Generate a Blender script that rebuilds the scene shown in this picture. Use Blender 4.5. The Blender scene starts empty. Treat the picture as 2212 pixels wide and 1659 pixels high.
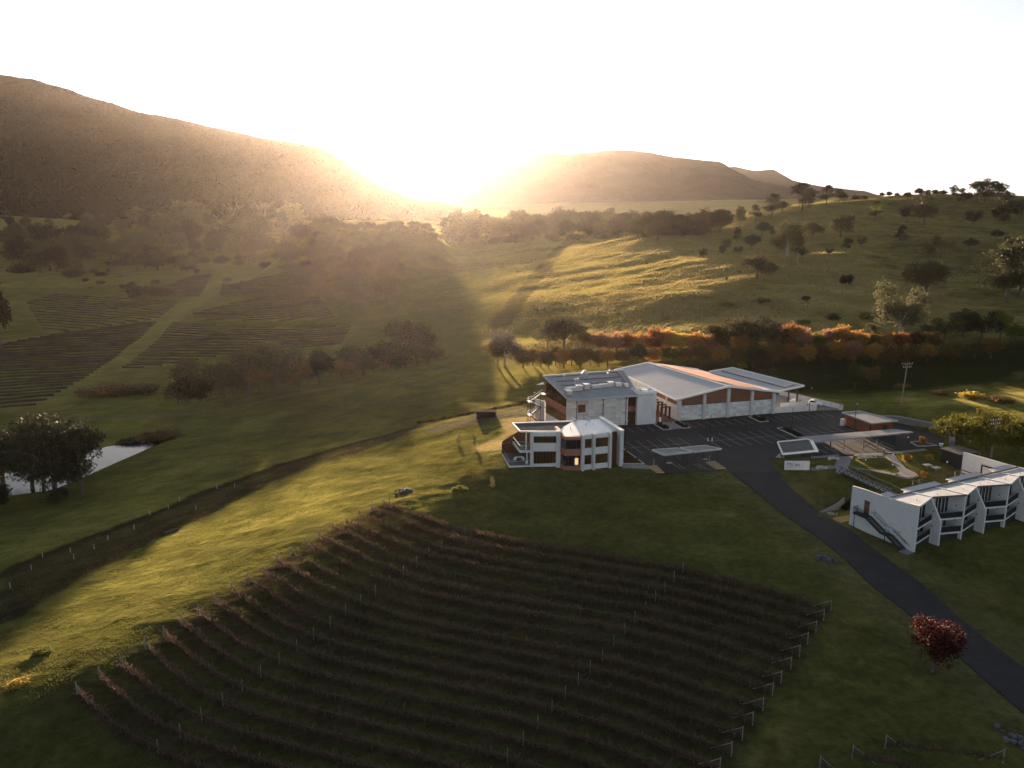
import bpy, math, random
import numpy as np
from mathutils import Vector
random.seed(7); RNG = np.random.default_rng(7)
sc = bpy.context.scene
COL = sc.collection
# ------------------------------------------------------------ camera, sky, sun, exposure
F = 1800.0; PIT = math.radians(12.64); CZ = 58.0
cam = bpy.data.cameras.new('camera'); camo = bpy.data.objects.new('camera', cam); COL.objects.link(camo)
cam.sensor_width = 36; cam.lens = 36*F/2212.0
camo.location = (0, 0, CZ); camo.rotation_euler = (math.radians(90)-PIT, 0, 0)
cam.clip_start = .5; cam.clip_end = 30000
sc.camera = camo
SUN_EL = math.radians(3.7); SUN_AZ = math.radians(-7.6)     # azimuth measured from +Y, towards +X
w = bpy.data.worlds.new('World'); sc.world = w; w.use_nodes = True
nt = w.node_tree; bg = nt.nodes['Background']
sky = nt.nodes.new('ShaderNodeTexSky'); sky.sky_type = 'NISHITA'; sky.sun_disc = False
sky.sun_elevation = SUN_EL; sky.sun_rotation = SUN_AZ
sky.air_density = 1.0; sky.dust_density = 1.0; sky.ozone_density = 1.0; sky.altitude = 100
hs = nt.nodes.new('ShaderNodeHueSaturation'); hs.inputs['Saturation'].default_value = .30; hs.inputs['Value'].default_value = 1.0
nt.links.new(sky.outputs[0], hs.inputs['Color']); wb = nt.nodes.new('ShaderNodeMix'); wb.data_type = 'RGBA'; wb.blend_type = 'MULTIPLY'; wb.inputs[0].default_value = 1; wb.inputs[7].default_value = (.90, 1.0, 1.14, 1)
nt.links.new(hs.outputs[0], wb.inputs[6]); nt.links.new(wb.outputs[2], bg.inputs[0]); bg.inputs[1].default_value = .05
sl = bpy.data.lights.new('sun', 'SUN'); slo = bpy.data.objects.new('sun', sl); COL.objects.link(slo)
sl.energy = 5.0; sl.angle = math.radians(.45); sl.color = (1.0, .72, .48)
sdir = Vector((math.sin(SUN_AZ)*math.cos(SUN_EL), math.cos(SUN_AZ)*math.cos(SUN_EL), math.sin(SUN_EL)))
slo.rotation_euler = sdir.to_track_quat('Z', 'Y').to_euler(); slo.location = (-80, 0, 300)
sc.view_settings.view_transform = 'Standard'; sc.view_settings.look = 'None'
sc.view_settings.exposure = 2.52; sc.view_settings.gamma = 1
sc.view_settings.use_curve_mapping = False
sc.cycles.use_denoising = True; sc.cycles.volume_bounces = 1; sc.cycles.max_bounces = 6
sc.cycles.transparent_max_bounces = 8; sc.cycles.sample_clamp_indirect = 5
HAZE = 0.85e-5
# ------------------------------------------------------------ helpers
def tag(o, label=None, cat=None, group=None, kind=None):
    if label: o['label'] = label
    if cat: o['category'] = cat
    if group: o['group'] = group
    if kind: o['kind'] = kind
    return o
LOC = {}
def empty(name, loc, label, cat, group=None):
    o = bpy.data.objects.new(name, None); COL.objects.link(o); o.location = loc; o.empty_display_size = .5
    LOC[o.name] = Vector(loc)
    return tag(o, label, cat, group)
def rootloc(o):
    v = Vector((0, 0, 0))
    while o: v = v+o.location; o = o.parent
    return v
def mesh_obj(name, verts, faces, mat, parent=None, smooth=False):
    off = rootloc(parent) if parent else Vector((0, 0, 0))
    me = bpy.data.meshes.new(name)
    if isinstance(verts, np.ndarray):
        v = verts-np.array(off)
        me.vertices.add(len(v)); me.vertices.foreach_set('co', v.astype(np.float32).ravel())
        f = np.asarray(faces); n, k = f.shape
        me.loops.add(n*k); me.loops.foreach_set('vertex_index', f.astype(np.int32).ravel())
        me.polygons.add(n); me.polygons.foreach_set('loop_start', np.arange(0, n*k, k, dtype=np.int32))
        me.polygons.foreach_set('loop_total', np.full(n, k, dtype=np.int32)); me.update(calc_edges=True)
    else:
        me.from_pydata([(a[0]-off.x, a[1]-off.y, a[2]-off.z) for a in verts], [], faces); me.update()
    if smooth: me.polygons.foreach_set('use_smooth', [True]*len(me.polygons))
    if mat: me.materials.append(mat)
    o = bpy.data.objects.new(name, me); COL.objects.link(o)
    if parent: o.parent = parent
    return o
class MB:
    def __init__(s): s.v = []; s.f = []
    def add(s, vs, fs):
        n = len(s.v); s.v += [tuple(a) for a in vs]; s.f += [tuple(i+n for i in f) for f in fs]; return s
    def prism(s, poly, z0, z1):
        """vertical prism over an XY polygon; z1 number or list of top heights; z0 likewise"""
        n = len(poly); a = z0 if isinstance(z0, (list, tuple)) else [z0]*n; b = z1 if isinstance(z1, (list, tuple)) else [z1]*n
        ar = sum(poly[i][0]*poly[(i+1) % n][1]-poly[(i+1) % n][0]*poly[i][1] for i in range(n))
        idx = list(range(n)) if ar > 0 else list(range(n))[::-1]
        vs = [(poly[i][0], poly[i][1], a[i]) for i in idx]+[(poly[i][0], poly[i][1], b[i]) for i in idx]
        fs = [tuple(range(n))[::-1], tuple(range(n, 2*n))]+[(i, (i+1) % n, n+(i+1) % n, n+i) for i in range(n)]
        return s.add(vs, fs)
    def box(s, c, sx, sy, sz, rz=0.):
        """c = centre of the bottom face"""
        ca, sa = math.cos(rz), math.sin(rz)
        P = [(c[0]+ca*x-sa*y, c[1]+sa*x+ca*y) for x, y in ((-sx/2, -sy/2), (sx/2, -sy/2), (sx/2, sy/2), (-sx/2, sy/2))]
        return s.prism(P, c[2], c[2]+sz)
    def slab(s, pts, t, up=None):
        """any planar polygon pts (3D) given thickness t downwards"""
        n = len(pts); vs = [tuple(p) for p in pts]+[(p[0], p[1], p[2]-t) for p in pts]
        ar = sum(pts[i][0]*pts[(i+1) % n][1]-pts[(i+1) % n][0]*pts[i][1] for i in range(n))
        top = tuple(range(n)); bot = tuple(range(2*n-1, n-1, -1))
        fs = [top, bot]+[((i+1) % n, i, n+i, n+(i+1) % n) for i in range(n)]
        if ar < 0: fs = [f[::-1] for f in fs]
        return s.add(vs, fs)
    def beam(s, a, b, w, h=None, n=4):
        a = Vector(a); b = Vector(b); h = h or w; d = (b-a)
        if d.length < 1e-6: return s
        d.normalize(); r = Vector((0, 0, 1)).cross(d)
        if r.length < .05: r = Vector((1, 0, 0))
        r.normalize(); u = d.cross(r)
        if n == 4: off = [(-1, -1), (1, -1), (1, 1), (-1, 1)]; off = [(x*w/2, y*h/2) for x, y in off]
        else: off = [(math.cos(2*math.pi*i/n)*w/2, math.sin(2*math.pi*i/n)*h/2) for i in range(n)]
        vs = [a+r*x+u*y for x, y in off]+[b+r*x+u*y for x, y in off]; m = len(off)
        return s.add(vs, [tuple(range(m))[::-1], tuple(range(m, 2*m))]+[(i, (i+1) % m, m+(i+1) % m, m+i) for i in range(m)])
    def path(s, pts, w, h=None, n=4):
        for a, b in zip(pts[:-1], pts[1:]): s.beam(a, b, w, h, n)
        return s
    def taper(s, pts, radii, n=6):
        """connected tapered tube"""
        base = len(s.v); rings = []
        for k, p in enumerate(pts):
            p = Vector(p); d = Vector(pts[min(k+1, len(pts)-1)])-Vector(pts[max(k-1, 0)])
            d.normalize(); r = d.cross(Vector((0.3, 1, .1))); r.normalize(); u = d.cross(r)
            for i in range(n):
                a = 2*math.pi*i/n; s.v.append(tuple(p+(r*math.cos(a)+u*math.sin(a))*radii[k]))
        for k in range(len(pts)-1):
            for i in range(n):
                j = (i+1) % n; s.f.append((base+k*n+i, base+k*n+j, base+(k+1)*n+j, base+(k+1)*n+i))
        s.f.append(tuple(base+(len(pts)-1)*n+i for i in range(n)))
        return s
    def build(s, name, mat, parent=None, label=None, smooth=False):
        o = mesh_obj(name, s.v, s.f, mat, parent, smooth)
        if label: o['label'] = label
        return o
def stru(o): o['kind'] = 'structure'; return o
def dup(o, loc=None, parent=None, label=None, rz=None, sc_=None):
    c = o.copy(); COL.objects.link(c)
    if parent: c.parent = parent
    if loc is not None: c.location = loc
    if rz is not None: c.rotation_euler = (0, 0, rz)
    if sc_ is not None: c.scale = sc_
    if label: c['label'] = label
    for ch in list(o.children): dup(ch, parent=c)
    return c
# ------------------------------------------------------------ materials
M = {}
def mat(name, col, rough=.8, metal=0., var=.0, scale=2., bump=0., bscale=None, obj=0., spec=.3, col2=None, trans=0., stretch=None, attr=None, coord='Object'):
    m = bpy.data.materials.new(name); m.use_nodes = True; t = m.node_tree; b = t.nodes['Principled BSDF']
    b.inputs['Roughness'].default_value = rough; b.inputs['Metallic'].default_value = metal
    b.inputs['Specular IOR Level'].default_value = spec
    L = t.links.new; N = t.nodes.new
    rgb = N('ShaderNodeRGB'); rgb.outputs[0].default_value = (*col, 1); out = rgb.outputs[0]
    tc = N('ShaderNodeTexCoord'); vec = tc.outputs['Object']
    if coord == 'World':
        g = N('ShaderNodeNewGeometry'); vec = g.outputs['Position']
    if stretch:
        mp = N('ShaderNodeMapping'); mp.inputs['Scale'].default_value = stretch; L(vec, mp.inputs[0]); vec = mp.outputs[0]
    if attr:
        at = N('ShaderNodeVertexColor'); at.layer_name = attr; out = at.outputs[0]
    if var or col2:
        nz = N('ShaderNodeTexNoise'); nz.inputs['Scale'].default_value = scale; nz.inputs['Detail'].default_value = 8; nz.inputs['Roughness'].default_value = .65
        L(vec, nz.inputs['Vector'])
        if col2:
            rp = N('ShaderNodeMapRange'); rp.inputs[1].default_value = .38; rp.inputs[2].default_value = .62; L(nz.outputs[0], rp.inputs[0])
            mx = N('ShaderNodeMix'); mx.data_type = 'RGBA'; L(rp.outputs[0], mx.inputs[0]); L(out, mx.inputs[6]); mx.inputs[7].default_value = (*col2, 1); out = mx.outputs[2]
        if var:
            mr = N('ShaderNodeMapRange'); mr.inputs[1].default_value = .3; mr.inputs[2].default_value = .7
            mr.inputs[3].default_value = 1-var; mr.inputs[4].default_value = 1+var; L(nz.outputs[0], mr.inputs[0])
            mu = N('ShaderNodeMix'); mu.data_type = 'RGBA'; mu.blend_type = 'MULTIPLY'; mu.inputs[0].default_value = 1; L(out, mu.inputs[6])
            L(mr.outputs[0], mu.inputs[7]); out = mu.outputs[2]
    if obj:
        oi = N('ShaderNodeObjectInfo'); mr = N('ShaderNodeMapRange'); mr.inputs[3].default_value = 1-obj; mr.inputs[4].default_value = 1+obj
        L(oi.outputs['Random'], mr.inputs[0]); mu = N('ShaderNodeMix'); mu.data_type = 'RGBA'; mu.blend_type = 'MULTIPLY'; mu.inputs[0].default_value = 1
        L(out, mu.inputs[6]); L(mr.outputs[0], mu.inputs[7]); out = mu.outputs[2]
    L(out, b.inputs['Base Color'])
    if bump:
        n2 = N('ShaderNodeTexNoise'); n2.inputs['Scale'].default_value = bscale or scale*4; n2.inputs['Detail'].default_value = 5; L(vec, n2.inputs['Vector'])
        bp = N('ShaderNodeBump'); bp.inputs['Strength'].default_value = 1; bp.inputs['Distance'].default_value = bump; L(n2.outputs[0], bp.inputs['Height']); L(bp.outputs[0], b.inputs['Normal'])
    if trans:
        tr = N('ShaderNodeBsdfTranslucent'); L(out, tr.inputs[0]); ms = N('ShaderNodeMixShader'); ms.inputs[0].default_value = trans
        L(b.outputs[0], ms.inputs[1]); L(tr.outputs[0], ms.inputs[2]); L(ms.outputs[0], t.nodes['Material Output'].inputs[0])
    M[name] = m; return m
# ------------------------------------------------------------ numpy noise
_perm = RNG.random((256, 256)).astype(np.float32)
def vnoise(x, y, s, seed=0):
    x = x/s+seed*17.3; y = y/s+seed*9.1
    xi = np.floor(x).astype(int); yi = np.floor(y).astype(int); fx = x-xi; fy = y-yi
    fx = fx*fx*(3-2*fx); fy = fy*fy*(3-2*fy)
    g = lambda a, b: _perm[a & 255, b & 255]
    return (g(xi, yi)*(1-fx)*(1-fy)+g(xi+1, yi)*fx*(1-fy)+g(xi, yi+1)*(1-fx)*fy+g(xi+1, yi+1)*fx*fy)*2-1
def fbm(x, y, s, o=4, seed=0):
    r = 0; a = 1; t = 0
    for k in range(o): r = r+a*vnoise(x, y, s/2**k, seed+k*3); t += a; a *= .55
    return r/t
def sst(a, b, x): t = np.clip((x-a)/(b-a), 0, 1); return t*t*(3-2*t)
# ------------------------------------------------------------ terrain heights
def G(px, py, z=0.):
    x = (px-1106)/F; y = (py-829.5)/F
    d = (x, math.cos(PIT)-y*math.sin(PIT), -math.sin(PIT)-y*math.cos(PIT)); t = (z-CZ)/d[2]
    return (d[0]*t, d[1]*t, z)
C = [(0,178,0),(10,174,0),(25,176,0),(30,200,0),(50,180,0),(50,210,0),(70,176,0),(70,200,0),(70,220,0),(90,184,0),(90,205,0),(92,225,0),(60,235,0),(40,235,-.5),
 (7,222,-1.9),(6,213,-1.6),(3,204,-1.3),(-8,228,-3),(5,240,-3.2),(-25,232,-5),(2,195,-.9),(-3,190,-.9),
 (64,149,-3),(70,136,-3),(85,143,-3),(100,150,-3),(115,158,-3),(68,155,-3),(80,158,-2.8),(95,163,-2.6),(66,172,0),(80,170,-.2),(90,174,0),(100,182,0),(75,165,-1.4),(68,163,-1.3),(63.5,158,-2.2),(62,152,-2.6),
 (106,200,2.2),(111,215,2.4),(101,230,1),(125,190,2),(130,170,1),
 (150,650,22),(250,700,34),(360,760,40),(50,750,10),(100,1000,8),(-900,1500,14),(0,1500,6),(700,1500,15),(-900,700,2),(0,1100,4),(-1500,2600,30),(0,2800,10),(1500,2600,40),
 (0,40,-9),(-60,55,-10),(60,55,-9),(110,90,-8),(160,150,-2),(220,250,10),(-110,110,-15),(-160,150,-22),(0,0,-12)]
for a in [(1130,870,-6),(900,925,-9),(750,965,-11.5),(600,1010,-13),(450,1060,-14),(300,1120,-14.5),(150,1180,-14),(0,1260,-13),
 (900,960,-6.2),(700,1040,-8),(500,1150,-9),(300,1250,-9.4),(100,1380,-8.6),(0,1440,-8),(1000,930,-4),
 (1090,985,-.6),(1000,1040,-1.2),(900,1070,-1.8),(840,1085,-2.1),(700,1160,-2.6),(560,1240,-3.1),(420,1320,-3.7),(300,1385,-4.1),(150,1470,-5),(0,1560,-5.8),
 (900,1010,-3.4),(700,1100,-5.2),(500,1210,-6),(250,1340,-6.8),(1000,980,-2.2),
 (1000,1150,-3.3),(1200,1165,-3.1),(1475,1237,-3.4),(1780,1330,-4.4),(1000,1350,-5.4),(1000,1550,-7),(500,1500,-6.6),(300,1620,-7.6),(1500,1600,-7),(1300,1400,-5.6),(1780,1500,-6),(0,1659,-8.5),
 (1200,1060,-1.4),(1400,1060,-1.),(1100,1080,-1.8),(1550,1080,-1.2),(1500,1150,-2.4),(1600,1200,-3.1),(1700,1260,-3.8),
 (1620,1030,-.3),(1690,1075,-1),(1750,1130,-2),(1830,1190,-3),(1950,1290,-4.4),(2080,1400,-5.6),(2200,1480,-6.4),(2100,1260,-4.6),(2212,1200,-4.),(2212,1400,-6),
 (2212,900,2.5),(2212,840,3),(1950,860,1),
 (1300,785,-6),(1600,785,-4),(1900,790,-2),(2212,780,3),(1150,840,-8),(1000,820,-12),(850,830,-14.5),(1100,800,-10),
 (1050,760,-10),(900,770,-15),(600,860,-20),(400,880,-23),(200,920,-24.6),(0,900,-25),(200,1010,-25.3),(30,1060,-25.3),(330,955,-25.2),(300,1030,-20),(140,1100,-21.5),(420,990,-19),(50,1130,-20),
 (100,800,-25),(300,800,-25),(500,780,-24.5),(700,760,-22),(200,700,-24.5),(500,700,-24),(800,700,-19),(100,640,-24),(400,620,-22),(700,620,-18),(300,560,-16),(600,560,-14),(900,600,-10),(0,560,-18),(200,500,-6),(600,500,-4),(1000,500,1),
 (1000,700,-10),(900,700,-14),(1000,600,-4),(1100,650,-3),(1000,540,0),(1150,560,5),(1200,520,10),(1100,520,5),(850,540,-4),(1150,720,-7),(1200,640,1.5),
]:
    C.append(G(*a))
def GZ(px, py, f):
    x = (px-1106)/F*f; y = (py-829.5)/F*f
    return (x, f*math.cos(PIT)-y*math.sin(PIT), CZ-f*math.sin(PIT)-y*math.cos(PIT))
for a in [(1300,522,770),(1300,560,634),(1300,620,503),(1300,700,397),(1420,515,685),(1420,600,488),(1420,700,377),(1500,486,770),(1500,560,551),(1500,640,422),(1500,720,346),(1600,465,805),(1700,445,830),(1700,480,719),(1700,550,550),(1700,650,412),(1700,740,329),
 (1800,434,860),(1850,428,900),(1900,474,731),(1900,530,586),(1900,598,472),(1900,700,357),(1950,423,900),(2050,421,880),(2050,480,753),(2050,560,537),(2050,660,394),(2130,426,860),(2212,438,820),(2200,520,570),(2200,620,428),(2200,720,330),(2400,450,800),(2400,560,560),
 (1420,530,900),(1600,490,1050),(1800,455,1150),(2050,445,1200),(2300,450,1100)]:
    C.append(GZ(*a))
C = np.array(C, float)
def _k(r2): return r2*np.log(r2+1e-9)*.5
CS = 100.
_p = C[:, :2]/CS; _n = len(C)
_K = _k(((_p[:, None]-_p[None])**2).sum(-1))+np.eye(_n)*.02
_P = np.c_[np.ones(_n), _p]; _A = np.block([[_K, _P], [_P.T, np.zeros((3, 3))]])
_W = np.linalg.solve(_A, np.r_[C[:, 2], 0, 0, 0])
def tps(x, y):
    x = np.asarray(x, float); y = np.asarray(y, float); s = x.shape; q = np.c_[x.ravel(), y.ravel()]/CS; o = np.empty(len(q))
    for i in range(0, len(q), 20000):
        b = q[i:i+20000]; o[i:i+20000] = _k(((b[:, None]-_p[None])**2).sum(-1))@_W[:_n]+_W[_n]+b@_W[_n+1:]
    return o.reshape(s)
def sdist(x, y, poly):
    """signed distance to polygon, negative inside"""
    d = np.full(x.shape, 1e9); ins = np.zeros(x.shape, bool); n = len(poly)
    for i in range(n):
        ax, ay = poly[i]; bx, by = poly[(i+1) % n]; ex, ey = bx-ax, by-ay
        t = np.clip(((x-ax)*ex+(y-ay)*ey)/(ex*ex+ey*ey+1e-9), 0, 1); d = np.minimum(d, np.hypot(x-ax-t*ex, y-ay-t*ey))
        c = ((ay > y) != (by > y)); ins ^= c & (x < (bx-ax)*(y-ay)/((by-ay) if by != ay else 1e-9)+ax)
    return np.where(ins, -d, d)
def ldist(x, y, pts):
    d = np.full(x.shape, 1e9)
    for (ax, ay), (bx, by) in zip(pts[:-1], pts[1:]):
        ex, ey = bx-ax, by-ay; t = np.clip(((x-ax)*ex+(y-ay)*ey)/(ex*ex+ey*ey+1e-9), 0, 1); d = np.minimum(d, np.hypot(x-ax-t*ex, y-ay-t*ey))
    return d
LU = (.891, .453); LV = (-.453, .891); LO = (70.8, 136.6)
def LP(u, v): return (LO[0]+LU[0]*u+LV[0]*v, LO[1]+LU[1]*u+LV[1]*v)
SITE = [(26.5,173.5),(47,173),(57,173.2),(60,172.2),(71,173.5),(76,171.5),(86,170.5),(98,180),(105,186),(108.5,198),(101.5,211.5),(95,226),(94,232),(88,246),(78,252),(33,252),(17,238),(14,218),(15.5,204),(26,190)]
VILLA = [(-2.6,184.5),(-1.2,174),(10,173),(12,171.5),(24.5,174.5),(26.5,187),(8,190)]
LODGE = [LP(-1, -.2), LP(42, -.2), LP(42, 9.5), LP(-1, 9.5)]
RAMP = [(61.2,154.4),(64.2,149.4),(66,157.5),(64,158.5)]
YARD = [G(*a, -3.6)[:2] for a in [(915,916),(1000,897),(1100,876),(1178,866),(1200,905),(1135,918),(1060,913),(950,922)]]
POND = [G(*a, -25)[:2] for a in [(-60,1080),(60,1066),(115,1058),(170,1036),(232,1008),(298,979),(345,958),(338,949),(290,955),(215,968),(150,985),(90,1000),(0,1025),(-60,1030)]]
PADS = [(SITE, 0., 5.), (VILLA, 0., 4.), (LODGE, -3., 3.), (RAMP, -2.9, 2.5)]
SHADE_SPUR = 26.  # height of an added knoll that casts the shadow edge on the grass
def H(x, y, noise=True):
    x = np.asarray(x, float); y = np.asarray(y, float); h = tps(x, y); wt = np.zeros(h.shape)
    h = np.clip(h, -30, 75)
    sp_ = np.exp(-((y-850-(x+150)*.2)/70)**2)*sst(-260, -190, x)*(1-sst(-95, -45, x)); h = h*(1-sp_)+SHADE_SPUR*sp_
    for poly, z, f in PADS:
        q = 1-sst(0, f, sdist(x, y, poly)); h = h*(1-q)+z*q; wt = np.maximum(wt, q)
    pd = sdist(x, y, POND); h = np.where(pd < 4, np.minimum(h, -24.4-.9*sst(4, -1, pd)-.6*sst(0, -5, pd)), h)
    if noise:
        k = (1-wt)*sst(0, 3, pd)
        if ROADC: k = k*sst(4.5, 9, ldist(x, y, ROADC))
        far = sst(250, 500, y); hl_ = sst(330, 420, y)*sst(40, 90, x)*(1-sst(900, 1100, y))
        h = h+k*hl_*(fbm(x*.35+y*.25, y*.9-x*.45, 42, 3, 17)*3.2)
        h = h+k*(fbm(x, y, 14, 3, 1)*.22+fbm(x, y, 45, 3, 2)*.5*(.3+far)+far*fbm(x, y, 30, 4, 5)*1.3+far*fbm(x*.3+y*.2, y, 22, 3, 8)*.5)
    return h
ROADC = []
def h1(x, y): return float(H(np.array([x]), np.array([y]))[0])
def hb(x, y): return float(H(np.array([x]), np.array([y]), False)[0])
def RC(px, py):
    """point of the ground seen at photo position px, py (used to survey the site)"""
    x = (px-1106)/F; y = (py-829.5)/F
    d = np.array((x, math.cos(PIT)-y*math.sin(PIT), -math.sin(PIT)-y*math.cos(PIT)))
    t = 60*1.012**np.arange(330)
    zz = CZ+d[2]*t; hh = H(d[0]*t, d[1]*t); k = np.argmax(zz < hh)
    if zz[k] >= hh[k]: k = len(t)-1
    lo, hi = t[max(k-1, 0)], t[k]
    tt = np.linspace(lo, hi, 24); q = CZ+d[2]*tt < H(d[0]*tt, d[1]*tt); j = int(np.argmax(q)) if q.any() else 23; T = tt[j]
    return Vector((d[0]*T, d[1]*T, h1(d[0]*T, d[1]*T)))
# road edges
RL = [(1560,1008),(1590,1030),(1632,1062),(1682,1105),(1761,1159),(1822,1206),(1880,1263),(1956,1321),(2020,1376),(2082,1429),(2145,1486),(2212,1544),(2330,1650)]
RR = [(1672,1010),(1690,1036),(1714,1062),(1761,1101),(1837,1148),(1880,1182),(1920,1213),(1992,1263),(2064,1328),(2100,1357),(2136,1386),(2212,1443),(2350,1540)]
_rl = [RC(*a) for a in RL]; _rr = [RC(*a) for a in RR]
ROADC = [((a.x+b.x)/2, (a.y+b.y)/2) for a, b in zip(_rl, _rr)]
# tracks and painted-earth lines on the ground (real worn ground, not shade)
def PX(L): return [tuple(RC(*a)[:2]) for a in L]
TRK = PX([(1135,868),(1000,895),(900,922),(750,963),(600,1008),(450,1062),(330,1112),(200,1160),(60,1215),(0,1245)])
TRK2 = PX([(600,1030),(450,1090),(300,1150),(150,1215),(0,1290)]); TRK3 = PX([(560,1050),(420,1120),(300,1175),(150,1250),(0,1340)])
HILLT = PX([(1230,520),(1190,560),(1150,610),(1110,660),(1080,700)])
VTRK = PX([(0,862),(150,855),(300,848),(400,842),(540,815),(640,795),(760,765),(900,740),(1000,720)])
VTRK = PX([(40,912),(170,906),(300,900),(420,893),(520,875),(640,850),(760,830),(860,812),(960,795)])
VPATH = PX([(90,880),(180,820),(260,770),(330,720),(365,690),(390,668),(440,640),(460,610),(480,590)])
RIDGEB = PX([(1095,985),(1000,1035),(900,1065),(835,1090),(700,1165),(560,1245),(420,1330),(300,1400),(150,1490),(0,1580)])
AUT = PX([(1180,800),(1400,797),(1700,797),(2000,800),(2212,800)])
# vineyard rows of the near slope: ends and marker posts surveyed row by row, top row first
_L = [(828,1097),(802,1107.5),(776,1121.5),(748,1137.5),(719,1149.5),(689,1167.5),(660,1183.5),(629,1205.5),(598,1221.5),(569,1245.5),(535,1262),(501,1283.5),(466,1307.5),(429,1331.5),(393,1353.5),(355,1379.5),(315,1403.5),(262,1441.5),(216,1469.5),(167,1503)]
_M = [(796.3+.36*a, 1017.5+.36*b) for a, b in [(580,375),(510,420),(440,477),(365,522),(290,582),(210,635),(128,690),(42,757)]]+[(.4*a, 1017.5+.4*b) for a, b in [(1950,730),(1868,785),(1785,850),(1695,912),(1605,977),(1510,1047),(1410,1117),(1310,1190),(1205,1270),(1090,1352),(975,1440),(855,1525)]]
_N = [(796.3+.36*a, 1017.5+.36*b) for a, b in [(1885,612),(1832,665),(1777,730),(1720,782),(1660,852),(1597,912),(1537,980),(1470,1055),(1402,1145),(1328,1212),(1257,1288),(1180,1368),(1100,1455),(1015,1552),(927,1650)]]
_R = [(1415.7+.36*a, 1061.8+.36*b) for a, b in [(1052,720),(1008,778),(962,850),(912,920),(863,995),(811,1070),(753,1155),(702,1228),(644,1318),(582,1405),(520,1495),(455,1590)]]
def _ext(A, n):
    A = [Vector(RC(*a)[:2]) for a in A]
    while len(A) < n: A.append(A[-1]+(A[-1]-A[-6])/5)
    return A
_L, _M, _N, _R = (_ext(a, 20) for a in (_L, _M, _N, _R))
def catmull(P, step=2.):
    out = []; Q = [P[0]*2-P[1]]+P+[P[-1]*2-P[-2]]
    for i in range(1, len(Q)-2):
        n = max(2, int((Q[i+1]-Q[i]).length/step))
        for k in range(n):
            t = k/n; out.append(.5*((2*Q[i])+(Q[i+1]-Q[i-1])*t+(2*Q[i-1]-5*Q[i]+4*Q[i+1]-Q[i+2])*t*t+(3*Q[i]-Q[i-1]-3*Q[i+1]+Q[i+2])*t**3))
    out.append(P[-1]); return out
ROWS = [catmull([_L[i], _M[i], _N[i], _R[i]]) for i in range(20)]
xs = [0.]
while xs[-1] < 1700: xs.append(xs[-1]+.75+.0125*xs[-1])
xs = np.array([-a for a in xs[:0:-1]]+xs)+15
ys = [36.]
while ys[-1] < 3600: ys.append(ys[-1]*1.0057+.05)
ys = np.array(ys)
X, Y = np.meshgrid(xs, ys); Zt = H(X, Y)
clump = sst(-.1, .5, fbm(X, Y, 3.2, 3, 11))*.22
lit = (1-sst(2, 26, np.abs(sdist(X, Y, [RIDGEB[0], RIDGEB[-1], (-150, 120), (-120, 240), (-20, 215)])+13)-13))
offw = sst(0, 2, sdist(X, Y, SITE))*sst(0, 2, sdist(X, Y, VILLA))*sst(4.5, 7, ldist(X, Y, ROADC))
Zt += clump*offw*(.35+.65*lit)*(Y < 420)
ny, nx = X.shape; idx = np.arange(nx*ny).reshape(ny, nx)
fc = np.stack([idx[:-1, :-1], idx[:-1, 1:], idx[1:, 1:], idx[1:, :-1]], -1).reshape(-1, 4)
# ground colour: green pasture, dry grass, bare earth
n1 = fbm(X, Y, 60, 4, 21); n2 = fbm(X, Y, 9, 4, 22); n3 = fbm(X, Y, 200, 3, 25); n4 = fbm(X+Y*.6, Y*1.2, 5, 3, 31)
def c3(c): return np.array(c)[None, None, :]
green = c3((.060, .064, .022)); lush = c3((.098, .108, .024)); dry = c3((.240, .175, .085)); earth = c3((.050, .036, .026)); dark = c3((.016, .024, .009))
mixc = lambda a, b, t: a*(1-t[..., None])+b*t[..., None]
col = mixc(green+0*X[..., None], lush, np.clip(.5+n1*.9+n2*.5, 0, 1))
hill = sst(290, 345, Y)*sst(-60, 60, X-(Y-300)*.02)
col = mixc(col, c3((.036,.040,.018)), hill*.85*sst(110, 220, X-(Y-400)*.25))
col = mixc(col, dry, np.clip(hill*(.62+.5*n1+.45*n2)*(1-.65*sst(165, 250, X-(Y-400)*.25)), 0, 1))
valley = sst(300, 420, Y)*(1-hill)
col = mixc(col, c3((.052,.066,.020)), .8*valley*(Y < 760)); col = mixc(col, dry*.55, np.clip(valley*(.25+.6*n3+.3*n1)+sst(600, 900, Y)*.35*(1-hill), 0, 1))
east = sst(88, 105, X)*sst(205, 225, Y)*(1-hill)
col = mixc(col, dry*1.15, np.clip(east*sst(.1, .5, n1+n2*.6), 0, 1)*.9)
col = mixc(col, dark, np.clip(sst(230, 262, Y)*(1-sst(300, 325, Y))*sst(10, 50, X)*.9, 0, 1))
lawn = (1-sst(190, 200, Y))*sst(-20, 10, X); col = mixc(col, green*1.0, np.clip(lawn*.6, 0, 1))
col = mixc(col, dry*.6, np.clip(.5*sst(.0, .6, n2)*(Y < 280)*sst(-.2, .3, n1), 0, 1))
def line(col, L, wd, c, a=.85): return mixc(col, c3(c), a*(1-sst(wd*.5, wd, ldist(X, Y, L)+n2*wd*.25)))
col = line(col, TRK, 2.8, (.030,.022,.016)); col = line(col, TRK2, 1.4, (.04,.03,.02), .6); col = line(col, TRK3, 3.2, (.030,.022,.017), .8)
TB = sdist(X, Y, TRK+TRK3[::-1]); col = mixc(col, c3((.045,.034,.024)), .75*(1-sst(-2, 1.5, TB+n2*2)))
col = line(col, HILLT, 9+3*0, (.055,.045,.033), .62); col = line(col, VTRK, 3, (.10,.085,.06)); 
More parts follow.
